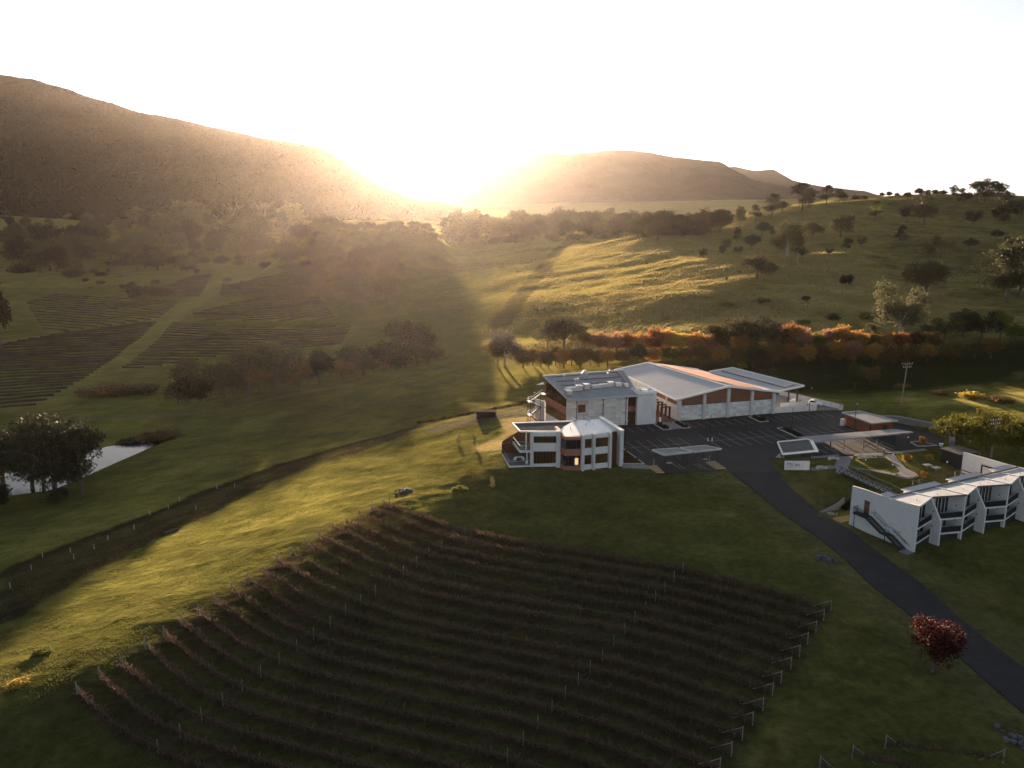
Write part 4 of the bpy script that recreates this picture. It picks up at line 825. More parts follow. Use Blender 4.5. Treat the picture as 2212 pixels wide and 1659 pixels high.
MB().path([(*LP(-.24, 9.), 1.85), (*LP(-.24, 5.4), -.15), (*LP(-.24, 4.4), -.1), (*LP(-.24, .8), -2.1)], .06).build('wall_rail', M['frame_grey'], lod)
for v, z in ((3.2,-.4),(8.6,1.3),(6.3,-.2),(4.2,-.8),(2.,-1.6)): MB().box((*LP(-.25, v), z), .12, .12, .14, .47).build('wall_light', M['steel_dark'], lod)
# ============================================================ FOOTBRIDGE
fb = empty('footbridge', (71.9, 171.6, -1.5), 'steel truss footbridge from the garden to the white lodge', 'bridge')
a0, a1, b0_, b1_ = Vector((70.7,171.6,.12)), Vector((74.6,155.6,.6)), Vector((72.7,172.0,.12)), Vector((76.6,156.2,.6))
MB().slab([a0, b0_, b1_, a1], .15).build('deck', M['frame_grey'], fb)
for p, q in ((a0, a1), (b0_, b1_)):
    up = Vector((0,0,1.25)); MB().beam(p+up, q+up, .14).build('top_chord', M['frame_grey'], fb); MB().beam(p, q, .16, .2).build('bottom_chord', M['steel_dark'], fb)
    n_ = 10
    for k in range(n_):
        c = p.lerp(q, k/n_); d3 = p.lerp(q, (k+1)/n_); e = p.lerp(q, (k+.5)/n_); MB().beam(c, e+up, .09).build('truss_brace', M['steel_dark'], fb); MB().beam(e+up, d3, .09).build('truss_brace', M['steel_dark'], fb)
MB().prism([(70.2,170.7),(73.2,171.3),(73.0,172.6),(70.0,172.1)], -2.2, .11).build('abutment', M['concrete'], fb)
for f_ in (.55, .95): p = a0.lerp(a1, f_); MB().beam((p.x, p.y, -3.4), (p.x, p.y, p.z), .2).build('post', M['steel_dark'], fb); p = b0_.lerp(b1_, f_); MB().beam((p.x, p.y, -3.4), (p.x, p.y, p.z), .2).build('post', M['steel_dark'], fb)
# ============================================================ carports, pavilion, brick building, sign
def slabroof(name, label, cat, poly, t_, m, posts, pm='steel_dark', trim=None, tw=.2, group=None, braces=()):
    cx = sum(p[0] for p in poly)/len(poly); cy = sum(p[1] for p in poly)/len(poly)
    r = empty(name, (cx, cy, 0), label, cat, group); MB().slab(poly, t_).build('roof', M[m], r)
    if trim: MB().path([Vector(p)+Vector((0,0,.03)) for p in poly]+[Vector(poly[0])+Vector((0,0,.03))], tw, t_+.12).build('roof_trim', M[trim], r)
    for p in posts: MB().beam((p[0], p[1], p[2] if len(p) > 2 else 0), (p[0], p[1], poly[0][2]-t_+.02), .18).build('post', M[pm], r)
    for a, b in braces: MB().beam(a, b, .09).build('brace', M[pm], r)
    return r
cp1 = [(31.3,178.5,2.8),(37.3,179.9,2.8),(39.9,176.9,2.8),(33.2,174.7,2.8)]; cp2 = [(37.9,180.1,2.8),(44.0,181.9,2.8),(47.1,179.3,2.8),(40.3,177.0,2.8)]
slabroof('small_carport', 'small grey skillion carport near the villa, left one of the pair', 'carport', cp1, .22, 'grey_roof', [(32.0,178.1),(36.7,179.3),(33.9,175.5),(38.9,177.)], trim='galvanised', tw=.12, group='pair of small carports', braces=[((33.9,175.5,2.6),(38.9,177.,.1)), ((36.4,176.3,.1),(38.9,177.,2.6)), ((32,178.1,2.6),(33.9,175.5,1.))])
slabroof('small_carport', 'small grey skillion carport by the road, right one of the pair', 'carport', cp2, .22, 'grey_roof', [(38.6,179.7),(43.4,181.3),(41.0,177.8),(46.1,179.4)], trim='galvanised', tw=.12, group='pair of small carports', braces=[((41.0,177.8,2.6),(43.5,178.6,.1)), ((43.5,178.6,.1),(46.1,179.4,2.6)), ((38.6,179.7,2.6),(41.0,177.8,1.))])
lc = [(66.9,188.3,3.0),(93.0,195.4,3.0),(96.4,192.7,3.0),(69.5,184.4,3.0)]
pts = [G(*z_, 0)[:2] for z_ in [(1792.8,975),(1821.6,974.4),(1863.6,973),(1893.6,971),(1931,958),(1962.8,954)]]
slabroof('long_carport', 'long narrow grey carport roof on dark posts above the garden', 'carport', lc, .3, 'grey_roof', pts, braces=[((pts[2][0], pts[2][1], 2.6), (pts[3][0], pts[3][1], .6)), ((pts[3][0], pts[3][1], 2.6), (pts[2][0], pts[2][1], .6)), ((pts[0][0], pts[0][1], 2.6), (pts[1][0], pts[1][1], .6))])
pv_ = [(60.5,182.3,3.5),(68.0,184.6,3.5),(68.7,183.2,3.5),(67.3,175.8,3.5),(58.8,173.3,3.5)]
r = slabroof('entry_canopy', 'dark flat canopy with white edge beside the garden sign', 'canopy', pv_, .3, 'metal_dark_roof', [(61.5,181.4),(66.8,183),(66.,176.5),(61.,175.)], trim='white_trim', tw=.22)
MB().slab([(68.2,183.6,3.55),(68.8,183.2,3.55),(67.45,175.7,3.55),(66.7,175.8,3.55)], .35).build('wide_edge', M['white_trim'], r)
bs = empty('brick_building', (91, 204, 0), 'small orange brick building with grey skillion roof in the car park', 'building')
q0, q1, q2, q3 = (86.7,209.4), (91.0,210.4), (95.6,202.0), (89.2,200.2)
MB().prism([q0, q1, q2, q3], 0, 3.0).build('core_wall', M['rust_panel'], bs)
MB().slab([(85.8,209.9,3.3),(91.0,211.3,3.3),(96.6,201.4,3.3),(88.9,199.0,3.3)], .25).build('roof', M['grey_roof'], bs); MB().path([(85.8,209.9,3.32),(91.0,211.3,3.32),(96.6,201.4,3.32),(88.9,199.0,3.32),(85.8,209.9,3.32)], .14, .3).build('fascia', M['galvanised'], bs)
def bricks(a, b, z0, z1, nu, nv, root):
    panels(a, b, z0, z1, nu, nv, root, m='brick_red', gap=.03, off_=.03)
bricks(q0, q3, .02, 2.98, 16, 8, bs); bricks(q3, q2, .02, 2.98, 11, 8, bs)
for o in list(bs.children):
    if o.name.startswith('marble_panel'): o.name = 'brick_block'
wallseg('door', lerp2(q3, q2, .55), lerp2(q3, q2, .75), .02, 2.3, .1, M['steel_dark'], bs, off_=.16); MB().beam((q3[0]+.05, q3[1]-.1, 0), (q3[0]+.05, q3[1]-.1, 3.), .25).build('corner_post', M['steel_dark'], bs)
MB().box((85.9,209.2,0), .8, .8, 1.8, .3).build('tank', M['white_render'], bs)
sg = empty('garden_sign', (62, 173.2, 0), 'low white sign wall with dark lettering at the garden edge', 'sign')
MB().prism([(59.4,173.45),(59.4,173.1),(64.75,172.95),(64.75,173.3)], -.4, 2.0).build('sign_wall', M['white_render'], sg)
def txt(body, x, y, z, size, parent, mt_='print_dark', rz=0., name='lettering'):
    cu = bpy.data.curves.new(name, 'FONT'); cu.body = body; cu.size = size; cu.extrude = .012; cu.align_x = 'LEFT'
    o = bpy.data.objects.new(name, cu); COL.objects.link(o); dg = bpy.context.evaluated_depsgraph_get(); me = bpy.data.meshes.new_from_object(o.evaluated_get(dg)); COL.objects.unlink(o); bpy.data.objects.remove(o)
    o = bpy.data.objects.new(name, me); COL.objects.link(o); me.materials.clear(); me.materials.append(M[mt_]); o.parent = parent; rl = rootloc(parent); o.location = (x-rl.x, y-rl.y, z-rl.z); o.rotation_euler = (math.radians(90), 0, rz); return o
txt('M/U', 59.75, 173.06, 1.05, .85, sg, rz=-.03)
m = MB()
for k in range(9): m.box((59.8+.14*k, 173.06, .62), .09, .02, .12)
m.build('small_lettering', M['print_dark'], sg)
m = MB(); x = 61.65
for k in range(13):
    if k == 6: x += .22; continue
    w_ = .17; m.box((x, 173.02, .8), .05, .02, .52).box((x+.1, 173.02, .8+(k*7 % 3)*.2), .14, .02, .1).box((x+.1, 173.02, 1.2), .12, .02, .1); x += .205
m.build('dark_lettering', M['print_dark'], sg)
# dark garden shed
gs = empty('garden_shed', (99, 177, 0), 'dark grey shed under the evergreen at the garden edge', 'shed'); MB().prism([(96.2,178.9),(98.1,174.5),(103,176.3),(101,181)], -.3, 3.0).build('wall', M['steel_dark'], gs); MB().slab([(95.9,179.2,3.12),(97.9,174.1,3.12),(103.3,176.1,3.12),(101.2,181.4,3.12)], .14).build('roof', M['frame_grey'], gs)
gs = empty('garden_wall', (100,190,0), 'white corner block beside the drive at the right edge', 'wall'); MB().prism([(101.8,190.6),(102.6,190.4),(102.9,191.),(102.1,191.2)], -.3, .6).build('block', M['white_render'], gs); MB().prism([(101.7,190.5),(102.7,190.3),(103,191.1),(102.1,191.3)], .602, .66).build('cap', M['white_trim'], gs)
# container by the yard
mat('container_brown', (.035,.02,.014), rough=.9, spec=.1, var=.2)
c_ = [tuple(RC(*q)[:2]) for q in ((1029,905),(1069,902))]; z = min(h1(*c_[0]), h1(*c_[1]))
ct = empty('site_container', (*c_[0], z), 'small dark brown container on the gravel yard', 'container')
dv_ = Vector((c_[1][0]-c_[0][0], c_[1][1]-c_[0][1])); ln = dv_.length; an = math.atan2(dv_.y, dv_.x); cc = (c_[0][0]+math.cos(an)*ln/2-math.sin(an)*1.2, c_[0][1]+math.sin(an)*ln/2+math.cos(an)*1.2)
MB().box((*cc, z-.1), ln, 2.4, 2.2, an).build('body', M['container_brown'], ct); MB().box((*cc, z+2.1), ln+.1, 2.5, .1, an).build('roof', M['dark_flat_roof'], ct)
m = MB()
for k in range(12): m.box((cc[0]+math.cos(an)*(-ln/2+.25+k*(ln-.5)/11)+math.sin(an)*1.21, cc[1]+math.sin(an)*(-ln/2+.25+k*(ln-.5)/11)-math.cos(an)*1.21, z), .1, .06, 2., an)
m.build('wall_ribs', M['container_brown'], ct)['kind'] = 'stuff'
# ============================================================ lamps
def lamp(x, y, z0, h, label, az=.9, head='galvanised', bl=True):
    r = empty('lamp_post', (x, y, z0), label, 'lamp post', 'lamp posts round the car park'); MB().taper([(x, y, z0-.2), (x, y, z0+h)], [.11, .075], 8).build('pole', M['steel_dark'], r)
    MB().box((x, y, z0-.05), .4, .4, .18).build('base', M['concrete'], r); e = (x+math.cos(az)*.95, y+math.sin(az)*.95, z0+h+.12)
    MB().beam((x, y, z0+h-.05), e, .07).build('arm', M['steel_dark'], r); MB().beam((x+math.cos(az)*.5, y+math.sin(az)*.5, z0+h+.06), e, .32, .09).build('lamp_head', M[head], r)
lamp(26.9,190.0,.05,6.2,'tall dark lamp post at the left end of the car park beside the villa'); lamp(48.2,195.2,.05,6.6,'tall dark lamp post in the middle of the parking rows')
lamp(70.0,201.0,.15,6.6,'dark lamp post standing in the long kerbed planter'); lamp(82.0,222.8,.05,6.6,'dark lamp post in front of the loading yard wall'); lamp(87.6,205.6,.05,6.4,'dark lamp post in front of the orange brick building'); lamp(6.,231.,-2.9,6.4,'lamp post behind the zigzag fire stair')
for x in (47.7, 48.7):
    r = empty('bollard', (x, 194.9, .05), 'short white bollard at the foot of the middle lamp post, %s side' % ('left' if x < 48 else 'right'), 'bollard', 'white bollards at the middle lamp'); MB().beam((x, 194.9, .05), (x, 194.9, .85), .26, n=8).build('post', M['white_trim'], r); MB().beam((x, 194.9, .85), (x, 194.9, .92), .2, n=8).build('cap', M['galvanised'], r)
for i, (q, zt_) in enumerate([((1867,1027),3.4),((2042,1034),3.6),((1959,974),3.2),((1909,978),.9),((1925,1034),3.)]):
    g = G(*q, 0); r = empty('garden_lamp', (g[0], g[1], 0), ['thin garden lamp on the lawn below the cross path','tall garden lamp before the dark shed','garden lamp with white head at the end of the long carport','short bollard light at the top of the right path','garden lamp beside the right path junction'][i], 'garden lamp', 'garden lamps')
    MB().beam((g[0], g[1], -.3), (g[0], g[1], zt_), .1, n=6).build('pole', M['steel_dark'], r); MB().beam((g[0], g[1], zt_), (g[0], g[1], zt_+.22), .26, n=8).build('lamp_head', M['white_trim'], r)
# ============================================================ power poles and wires
def powerpole(x, y, z0, h, label, rz, lean=0.):
    r = empty('power_pole', (x, y, z0), label, 'power pole', 'timber power poles'); MB().taper([(x, y, z0-.4), (x+lean, y, z0+h)], [.2, .13], 8).build('pole', M['timber_pole'], r)
    c, s_ = math.cos(rz), math.sin(rz); tips = []
    for dz, w_ in ((-.4, 1.5), (-1.3, 1.2)):
        MB().beam((x+lean-c*w_, y-s_*w_, z0+h+dz), (x+lean+c*w_, y+s_*w_, z0+h+dz), .12, .16).build('crossarm', M['timber_pole'], r)
        for k in (-1, -.5, .5, 1): p = (x+lean+c*w_*k, y+s_*w_*k, z0+h+dz+.08); MB().beam(p, (p[0], p[1], p[2]+.28), .12, n=6).build('insulator', M['white_trim'], r); tips.append((p[0], p[1], p[2]+.25))
    return tips
g1 = RC(1946,877); t1 = powerpole(g1.x, g1.y, g1.z, 12.2, 'leaning timber power pole in the paddock behind the brick building', .15, .6)
g2 = Vector(G(2152,904,9.5)); zz = h1(g2.x, g2.y); t2 = powerpole(g2.x, g2.y, zz, 9.5-zz, 'timber power pole behind the round evergreen at the right', .3)
for k in range(4):
    a, b = Vector(t1[k]), Vector(t2[k]); P = [a.lerp(b, i/12)-Vector((0,0,1.*4*(i/12)*(1-i/12))) for i in range(13)]; tag(MB().path(P, .014).build('power_line', M['wire_black']), 'thin sagging overhead wire between the two power poles, %s of the four' % ['first from the left','second from the left','third from the left','rightmost'][k], 'wire', 'overhead wires')
# ============================================================ vehicles
def ute(x, y, z, rz, label):
    r = empty('utility_truck', (x, y, z), label, 'pickup truck'); c, s_ = math.cos(rz), math.sin(rz); T = lambda a, b, h: (x+c*a-s_*b, y+s_*a+c*b, z+h)
    def loft(secs, name, m):
        mm = MB(); n = len(secs[0]); vs = [T(*p) for s in secs for p in s]; fs = [tuple(range(n))[::-1], tuple(range((len(secs)-1)*n, len(secs)*n))]
        for i in range(len(secs)-1):
            for j in range(n): fs.append((i*n+j, i*n+(j+1) % n, (i+1)*n+(j+1) % n, (i+1)*n+j))
        o = mm.add(vs, fs).build(name, m, r); b = o.modifiers.new('b', 'BEVEL'); b.width = .05; b.segments = 2; return o
    sec = lambda a, w_, h0, h1_: [(a, -w_, h0), (a, w_, h0), (a, w_, h1_), (a, -w_, h1_)]
    loft([sec(-2.6,.88,.5,1.05), sec(-2.5,.92,.42,1.1), sec(.9,.93,.42,1.12), sec(1.0,.93,.42,1.12), sec(2.3,.9,.42,1.02), sec(2.6,.8,.45,.85)], 'body', M['car_white'])
    loft([sec(-.75,.82,1.1,1.15), sec(-.6,.74,1.1,1.72), sec(.55,.72,1.1,1.74), sec(1.25,.82,1.1,1.14)], 'cab', M['car_white'])
    loft([sec(-.7,.86,1.14,1.2), sec(-.52,.775,1.14,1.6), sec(.45,.76,1.14,1.6), sec(1.0,.86,1.14,1.2)], 'side_glass', M['glass_dark'])
    MB().add([T(1.24,-.74,1.15), T(1.24,.74,1.15), T(.62,.66,1.68), T(.62,-.66,1.68), T(1.27,-.74,1.17), T(1.27,.74,1.17), T(.65,.66,1.70), T(.65,-.66,1.70)], [(0,1,2,3),(7,6,5,4),(0,4,5,1),(1,5,6,2),(2,6,7,3),(3,7,4,0)]).build('windscreen', M['glass_dark'], r)
    loft([sec(-2.45,.75,1.0,1.13), sec(-.95,.75,1.0,1.13)], 'tray', M['frame_grey'])
    for a in (-1.6, 1.65):
        for b in (-.82, .82):
            w = MB().beam(T(a, b-.12, .38), T(a, b+.12, .38), .76, n=14).build('wheel', M['tyre'], r); MB().beam(T(a, b+(.13 if b > 0 else -.13)-.01, .38), T(a, b+(.13 if b > 0 else -.13)+.01, .38), .42, n=10).build('rim', M['galvanised'], w).location = -rootloc(w)+rootloc(w)
    for b in (-.65, .65): MB().box(T(2.56, b, .72), .1, .3, .16, rz).build('headlight', M['galvanised'], r)
    MB().box(T(2.62, 0, .42), .12, 1.5, .26, rz).build('bumper', M['steel_dark'], r)
ute(85.4,230.2,.09,-.25,'white dual cab pickup truck on the concrete loading yard')
cx, cy = 81.2, 233.6
r = empty('parked_cart', (cx, cy, .09), 'tiny pale cart parked under the loading canopy', 'cart'); MB().box((cx, cy, .35), 2.2, 1.2, .5, .3).build('body', M['car_white'], r); MB().box((cx, cy, .85), 1.2, 1., .35, .3).build('cover', M['white_trim'], r)
for a in (-.7, .7):
    for b in (-.55, .55): MB().beam((cx+a-.3*b, cy+b-.07+.3*a, .33), (cx+a-.3*b, cy+b+.07+.3*a, .33), .5, n=10).build('wheel', M['tyre'], r)
# garden furniture and rocks
def gtable(q, lb):
    g = G(*q, 0); r = empty('garden_table', (g[0], g[1], 0), lb, 'garden table', 'pale stone tables in the garden'); MB().box((g[0], g[1], .7), 1.7, 1.2, .1, .3).build('tabletop', M['stone_pale'], r); MB().box((g[0], g[1], -.2), .4, .4, .9, .3).build('pedestal', M['frame_grey'], r)
gtable((2002.6,1010.8), 'square pale stone table on the garden lawn, nearer the path'); gtable((2021,1016.5), 'square pale stone table on the garden lawn, nearer the lodge')
def arcseat(q, z, lb):
    g = G(*q, z); z = h1(g[0], g[1]); r = empty('curved_bench', (g[0], g[1], z), lb, 'bench', 'curved stone benches')
    for k in range(5):
        a = math.pi*(.12+.19*k); MB().prism([(g[0]+math.cos(b)*R_, g[1]+math.sin(b)*R_) for b, R_ in ((a-.28, .7), (a-.28, 1.25), (a+.28, 1.25), (a+.28, .7))], z-.2, z+.5).build('stone_segment', M['stone_pale'], r)
arcseat((1800.5,994), 0, 'curved pale stone bench on the lawn between the paths'); arcseat((1775,1017.5), -.4, 'curved pale stone bench on the grass bank below the sign')
r = empty('lit_hedge', (80,180.6,0), 'low yellow-green clipped hedge along the middle garden lawn', 'hedge'); MB().prism([(78.6,181.0),(84.8,182.0),(84.8,182.3),(78.6,181.4)], -.2, .5).build('edging', M['stone_pale'], r)
def rocks(q, n, lb, sp):
    g = RC(*q); r = empty('rock_pile', g, lb, 'rock pile')
    for k in range(n):
        x = g.x+random.gauss(0, sp); y = g.y+random.gauss(0, sp*.8); s_ = random.uniform(.22, .5); z = h1(x, y); m = MB(); V_ = []
        for i in range(8): V_.append((x+((i & 1)*2-1)*s_*random.uniform(.5, 1), y+((i >> 1 & 1)*2-1)*s_*random.uniform(.5, 1), z-.1+((i >> 2 & 1))*s_*random.uniform(.9, 1.5)))
        m.add(V_, [(0,2,3,1),(4,5,7,6),(0,1,5,4),(2,6,7,3),(0,4,6,2),(1,3,7,5)]).build('rock', M['rock'], r)
rocks((1788,1210), 26, 'heap of dark rocks on the verge beside the road', .8); rocks((2205,1600), 34, 'heap of dark rocks at the lower right edge of the lawn', 1.2); rocks((872,1062), 24, 'heap of purplish grey rocks at the top corner of the vineyard', .9)
# ============================================================ vegetation
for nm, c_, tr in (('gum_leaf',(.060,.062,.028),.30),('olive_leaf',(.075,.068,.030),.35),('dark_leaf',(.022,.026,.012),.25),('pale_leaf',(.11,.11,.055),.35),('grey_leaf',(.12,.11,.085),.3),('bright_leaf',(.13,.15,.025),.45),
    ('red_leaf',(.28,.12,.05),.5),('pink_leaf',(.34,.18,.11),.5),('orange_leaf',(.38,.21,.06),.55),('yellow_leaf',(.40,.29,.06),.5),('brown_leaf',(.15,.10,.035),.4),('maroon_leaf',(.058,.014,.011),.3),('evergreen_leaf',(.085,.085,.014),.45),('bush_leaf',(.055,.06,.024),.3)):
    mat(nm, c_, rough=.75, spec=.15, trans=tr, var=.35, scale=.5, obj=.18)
mat('bark', (.10,.085,.07), rough=1, var=.3, scale=2); mat('pale_bark', (.38,.35,.31), rough=.9, var=.25, scale=1.5); mat('cane', (.095,.060,.042), rough=.9, var=.35, scale=2, obj=.15, trans=.2); mat('hedge_cane', (.052,.043,.026), rough=1, var=.4, scale=.3)
mat('grass_blade', (.11,.115,.030), rough=.9, spec=.1, trans=.5, var=.3, scale=.3); mat('post_steel', (.20,.21,.21), rough=.6, metal=.2); mat('cow_hide', (.025,.018,.014), rough=.9)
for k_ in ('leaf_low',): M[k_] = M['bush_leaf']
def leafcloud(lobes, nclus, per, size, spread, rng, up=.35, shell=.45):
    """leaf quads gathered in sprays over the lobes of a crown"""
    lob = np.array([l for l in lobes], float); wgt = (lob[:, 3]*lob[:, 4]+lob[:, 4]*lob[:, 5]); wgt /= wgt.sum()
    ids = rng.choice(len(lob), nclus, p=wgt); d = rng.normal(size=(nclus, 3)); d[:, 2] = d[:, 2]*.8+up*.6; d /= np.linalg.norm(d, axis=1)[:, None]
    r = rng.uniform(shell, 1.03, nclus)[:, None]; C_ = lob[ids, :3]+d*lob[ids, 3:6]*r
    P = np.repeat(C_, per, 0)+rng.normal(size=(nclus*per, 3))*spread*np.array([1, 1, .6]); n = len(P)
    a = rng.normal(size=(n, 3)); a /= np.linalg.norm(a, axis=1)[:, None]; b = np.cross(a, rng.normal(size=(n, 3))); b /= np.linalg.norm(b, axis=1)[:, None]
    s = (size*rng.uniform(.6, 1.35, n))[:, None]; a *= s; b *= s*.55
    V = np.stack([P-a, P-b*.8, P+a, P+b], 1).reshape(-1, 3); return V, np.arange(n*4).reshape(n, 4)
PROT = {}
def proto(kind, k):
    """returns (crown mesh, trunk mesh) for a tree of unit height, base at origin"""
    if (kind, k) in PROT: return PROT[kind, k]
    rng = np.random.default_rng(hash((len(kind), sum(map(ord, kind)), k)) % 99991); u = rng.uniform; tk = MB(); lobes = []
    if kind == 'gum':
        top = .5; tk.taper([(0,0,-.03),(.01,0,.15),(u(-.03,.03),.01,.34),(u(-.04,.04),.01,.55)], [.030,.024,.019,.012])
        for i in range(8):
            a = i*2.4+u(-.3,.3); rr = u(.08,.27); z = u(.32,.9); lobes.append((math.cos(a)*rr, math.sin(a)*rr, z, u(.13,.2), u(.13,.2), u(.10,.16))); tk.taper([(0,0,u(.28,.5)), (math.cos(a)*rr*.5, math.sin(a)*rr*.5, z-.14), (math.cos(a)*rr*.9, math.sin(a)*rr*.9, z)], [.014,.009,.003], 5)
        lobes += [(0,0,.86,.14,.14,.12),(u(-.1,.1),0,.68,.2,.18,.12)]; args = (260, 16, .021, .036)
    elif kind == 'spread':
        tk.taper([(0,0,-.03),(.0,.01,.16),(.03,0,.34)], [.042,.034,.026])
        for i in range(11):
            a = i*2.4; rr = u(.22,.5) if i < 8 else .1; z = .74-.6*rr*rr+u(-.22,.08); lobes.append((math.cos(a)*rr*.9, math.sin(a)*rr*.9, z-.08, u(.18,.25), u(.18,.25), u(.16,.24))); tk.taper([(.01,0,.25), (math.cos(a)*rr*.5, math.sin(a)*rr*.5, .5), (math.cos(a)*rr, math.sin(a)*rr, z-.04)], [.018,.012,.004], 5)
        args = (330, 16, .027, .045)
    elif kind == 'round':
        tk.taper([(0,0,-.03),(.0,.01,.2),(.02,0,.45)], [.035,.028,.018])
        for i in range(9):
            a = i*2.4; rr = u(.12,.30); lobes.append((math.cos(a)*rr, math.sin(a)*rr, u(.35,.75), u(.18,.25), u(.18,.25), u(.16,.22)))
        lobes.append((0,0,.74,.2,.2,.22)); args = (240, 16, .036, .055)
    elif kind == 'dense':
        tk.taper([(0,0,-.03),(.0,.01,.2),(.02,0,.5)], [.05,.04,.03])
        for i in range(16):
            a = i*2.4; rr = .25+.65*math.sqrt(i/16); lobes.append((math.cos(a)*rr, math.sin(a)*rr, .66-.28*rr*rr+u(-.05,.08), u(.2,.3), u(.2,.3), u(.16,.26)))
        args = (620, 18, .026, .05)
    elif kind == 'bush':
        tk.taper([(0,0,-.05),(0,0,.4)], [.04,.02])
        for i in range(6):
            a = i*2.4; rr = u(.15,.5); lobes.append((math.cos(a)*rr, math.sin(a)*rr, u(.3,.55), u(.3,.4), u(.3,.4), u(.28,.42)))
        args = (130, 13, .075, .10)
    elif kind == 'slim':
        tk.taper([(0,0,-.03),(0,0,.9)], [.018,.006])
        for i in range(7): z = .25+.11*i; lobes.append((u(-.03,.03), u(-.03,.03), z, .17-.10*abs(z-.4), .17-.10*abs(z-.4), .10))
        args = (80, 12, .022, .035)
    elif kind == 'shaggy':
        tk.taper([(0,0,-.03),(.02,0,.3),(0,.02,.6)], [.03,.024,.014])
        for i in range(7):
            a = i*2.4; rr = u(.1,.34); z = u(.3,.8); lobes.append((math.cos(a)*rr, math.sin(a)*rr, z, u(.14,.22), u(.14,.22), u(.16,.25))); tk.taper([(0,0,.3), (math.cos(a)*rr*.8, math.sin(a)*rr*.8, z)], [.012,.004], 5)
        args = (300, 16, .021, .045)
    else:   # bare
        tk.taper([(0,0,-.03),(.01,0,.3)], [.03,.022])
        for i in range(14):
            a = i*2.4; rr = u(.1,.38); z = u(.5,.95); tk.taper([(0,0,.2+.02*i), (math.cos(a)*rr*.5, math.sin(a)*rr*.5, z*.7), (math.cos(a)*rr, math.sin(a)*rr, z)], [.010,.006,.002], 4)
            for q in range(3): b = a+u(-.7,.7); tk.beam((math.cos(a)*rr*.6, math.sin(a)*rr*.6, z*.8), (math.cos(b)*rr*1.1, math.sin(b)*rr*1.1, z+.05), .006)
        lobes = [(0,0,.75,.3,.3,.15)]; args = (14, 8, .012, .03)
    V, Fq = leafcloud(lobes, *args[:2], args[2], args[3], rng)
    c = mesh_obj('crown', V, Fq, M['gum_leaf']); t_ = tk.build('trunk', M['bark']); r = (c.data, t_.data); bpy.data.objects.remove(c); bpy.data.objects.remove(t_); PROT[kind, k] = r; return r
TREES = []
NV = {'gum':4,'spread':4,'round':4,'dense':1,'bush':3,'slim':3,'shaggy':3,'bare':2}
def tree(kind, p, h, leaf, label, group, name=None, wx_=1., bark='bark', cat=None, k=None):
    k = random.randrange(NV[kind]) if k is None else k; cm, tm = proto(kind, k)
    nm = name or ('bush' if kind == 'bush' else {'gum':'gum_tree','spread':'spreading_tree','round':'round_tree','dense':'evergreen_tree','slim':'slender_tree','shaggy':'shaggy_tree','bare':'bare_tree'}[kind])
    r = empty(nm, p, label, cat or ('bush' if kind == 'bush' else 'tree'), group); s = h*random.uniform(.96, 1.04)
    r.scale = (s*wx_, s*wx_, s); r.rotation_euler = (0, 0, random.uniform(0, 6.28))
    for n2, me, m_ in (('crown', cm, leaf), ('trunk', tm, bark)):
        if n2 == 'trunk' and h < 1.6: continue
        o = bpy.data.objects.new(n2, me); COL.objects.link(o); o.parent = r; o.material_slots[0].link = 'OBJECT'; o.material_slots[0].material = M[m_]
    TREES.append((p[0], p[1])); return r
def depth(p): return p[1]*math.cos(PIT)+(CZ-p[2])*math.sin(PIT)
def T(kind, px, py, hp, leaf, label, group, **kw):
    p = RC(px, py); p.z -= .1; hm_ = hp*depth(p)/1780.
    if px > 640 and px < 960 and p.y > 500: hm_ = min(hm_, 19)
    return tree(kind, p, hm_, leaf, label, group, **kw)
def ordn(i):
    w_ = ['leftmost','second','third','fourth','fifth','sixth','seventh','eighth','ninth','tenth','eleventh','twelfth','thirteenth','fourteenth','fifteenth','sixteenth','seventeenth','eighteenth','nineteenth','twentieth']
    return w_[i] if i < 20 else '%d%s' % (i+1, {1:'st',2:'nd',3:'rd'}.get((i+1) % 10 if (i+1) % 100 not in (11,12,13) else 0, 'th'))
# autumn row along the creek
rs0 = random.Random(11)
back = [(1262,762,40,'brown'),(1300,770,52,'pink'),(1330,772,50,'pink'),(1352,770,48,'red'),(1378,768,44,'orange'),(1415,768,56,'red'),(1440,766,46,'orange'),(1472,766,50,'yellow'),(1504,768,44,'orange'),(1530,768,42,'pink'),(1560,768,40,'brown'),(1598,768,52,'orange'),(1618,768,42,'brown'),(1668,766,46,'brown'),(1706,764,54,'red'),(1733,762,50,'pink'),(1762,762,40,'bright'),(1790,758,48,'pink'),(1820,758,46,'orange'),(1850,758,40,'orange'),(1880,758,38,'brown'),(1915,758,42,'orange'),(1945,760,44,'red'),(1975,760,44,'maroon'),(2010,760,40,'brown')]
for i, (x, y, h, c) in enumerate(back): T('round', x, y+rs0.uniform(-3, 3), h*rs0.uniform(1., 1.28), c+'_leaf', '%s autumn tree in the back line of the creek row, %s from the left' % ({'pink':'pinkish','bright':'green'}.get(c, c), ordn(i)), 'autumn trees along the creek')
front = [(1150,792,40,'brown'),(1185,793,40,'olive'),(1218,793,44,'orange'),(1253,793,42,'brown'),(1293,793,40,'brown'),(1168,790,36,'brown'),(1200,792,36,'olive'),(1235,792,36,'brown'),(1275,792,38,'brown'),(1312,792,42,'orange'),(1345,792,36,'brown'),(1380,790,40,'olive'),(1410,790,34,'orange'),(1448,792,38,'bright'),(1480,790,38,'brown'),(1515,790,40,'brown'),(1555,790,38,'orange'),(1590,792,42,'brown'),(1630,792,40,'olive'),(1672,792,46,'brown'),(1705,790,44,'red'),(1742,788,46,'orange'),(1775,786,46,'brown'),(1806,786,44,'orange'),(1842,786,44,'pink'),(1885,786,42,'orange'),(1925,786,40,'brown'),(1960,786,38,'brown'),(2003,784,40,'orange'),(2055,780,42,'brown'),(2105,776,42,'olive'),(2140,772,36,'brown')]
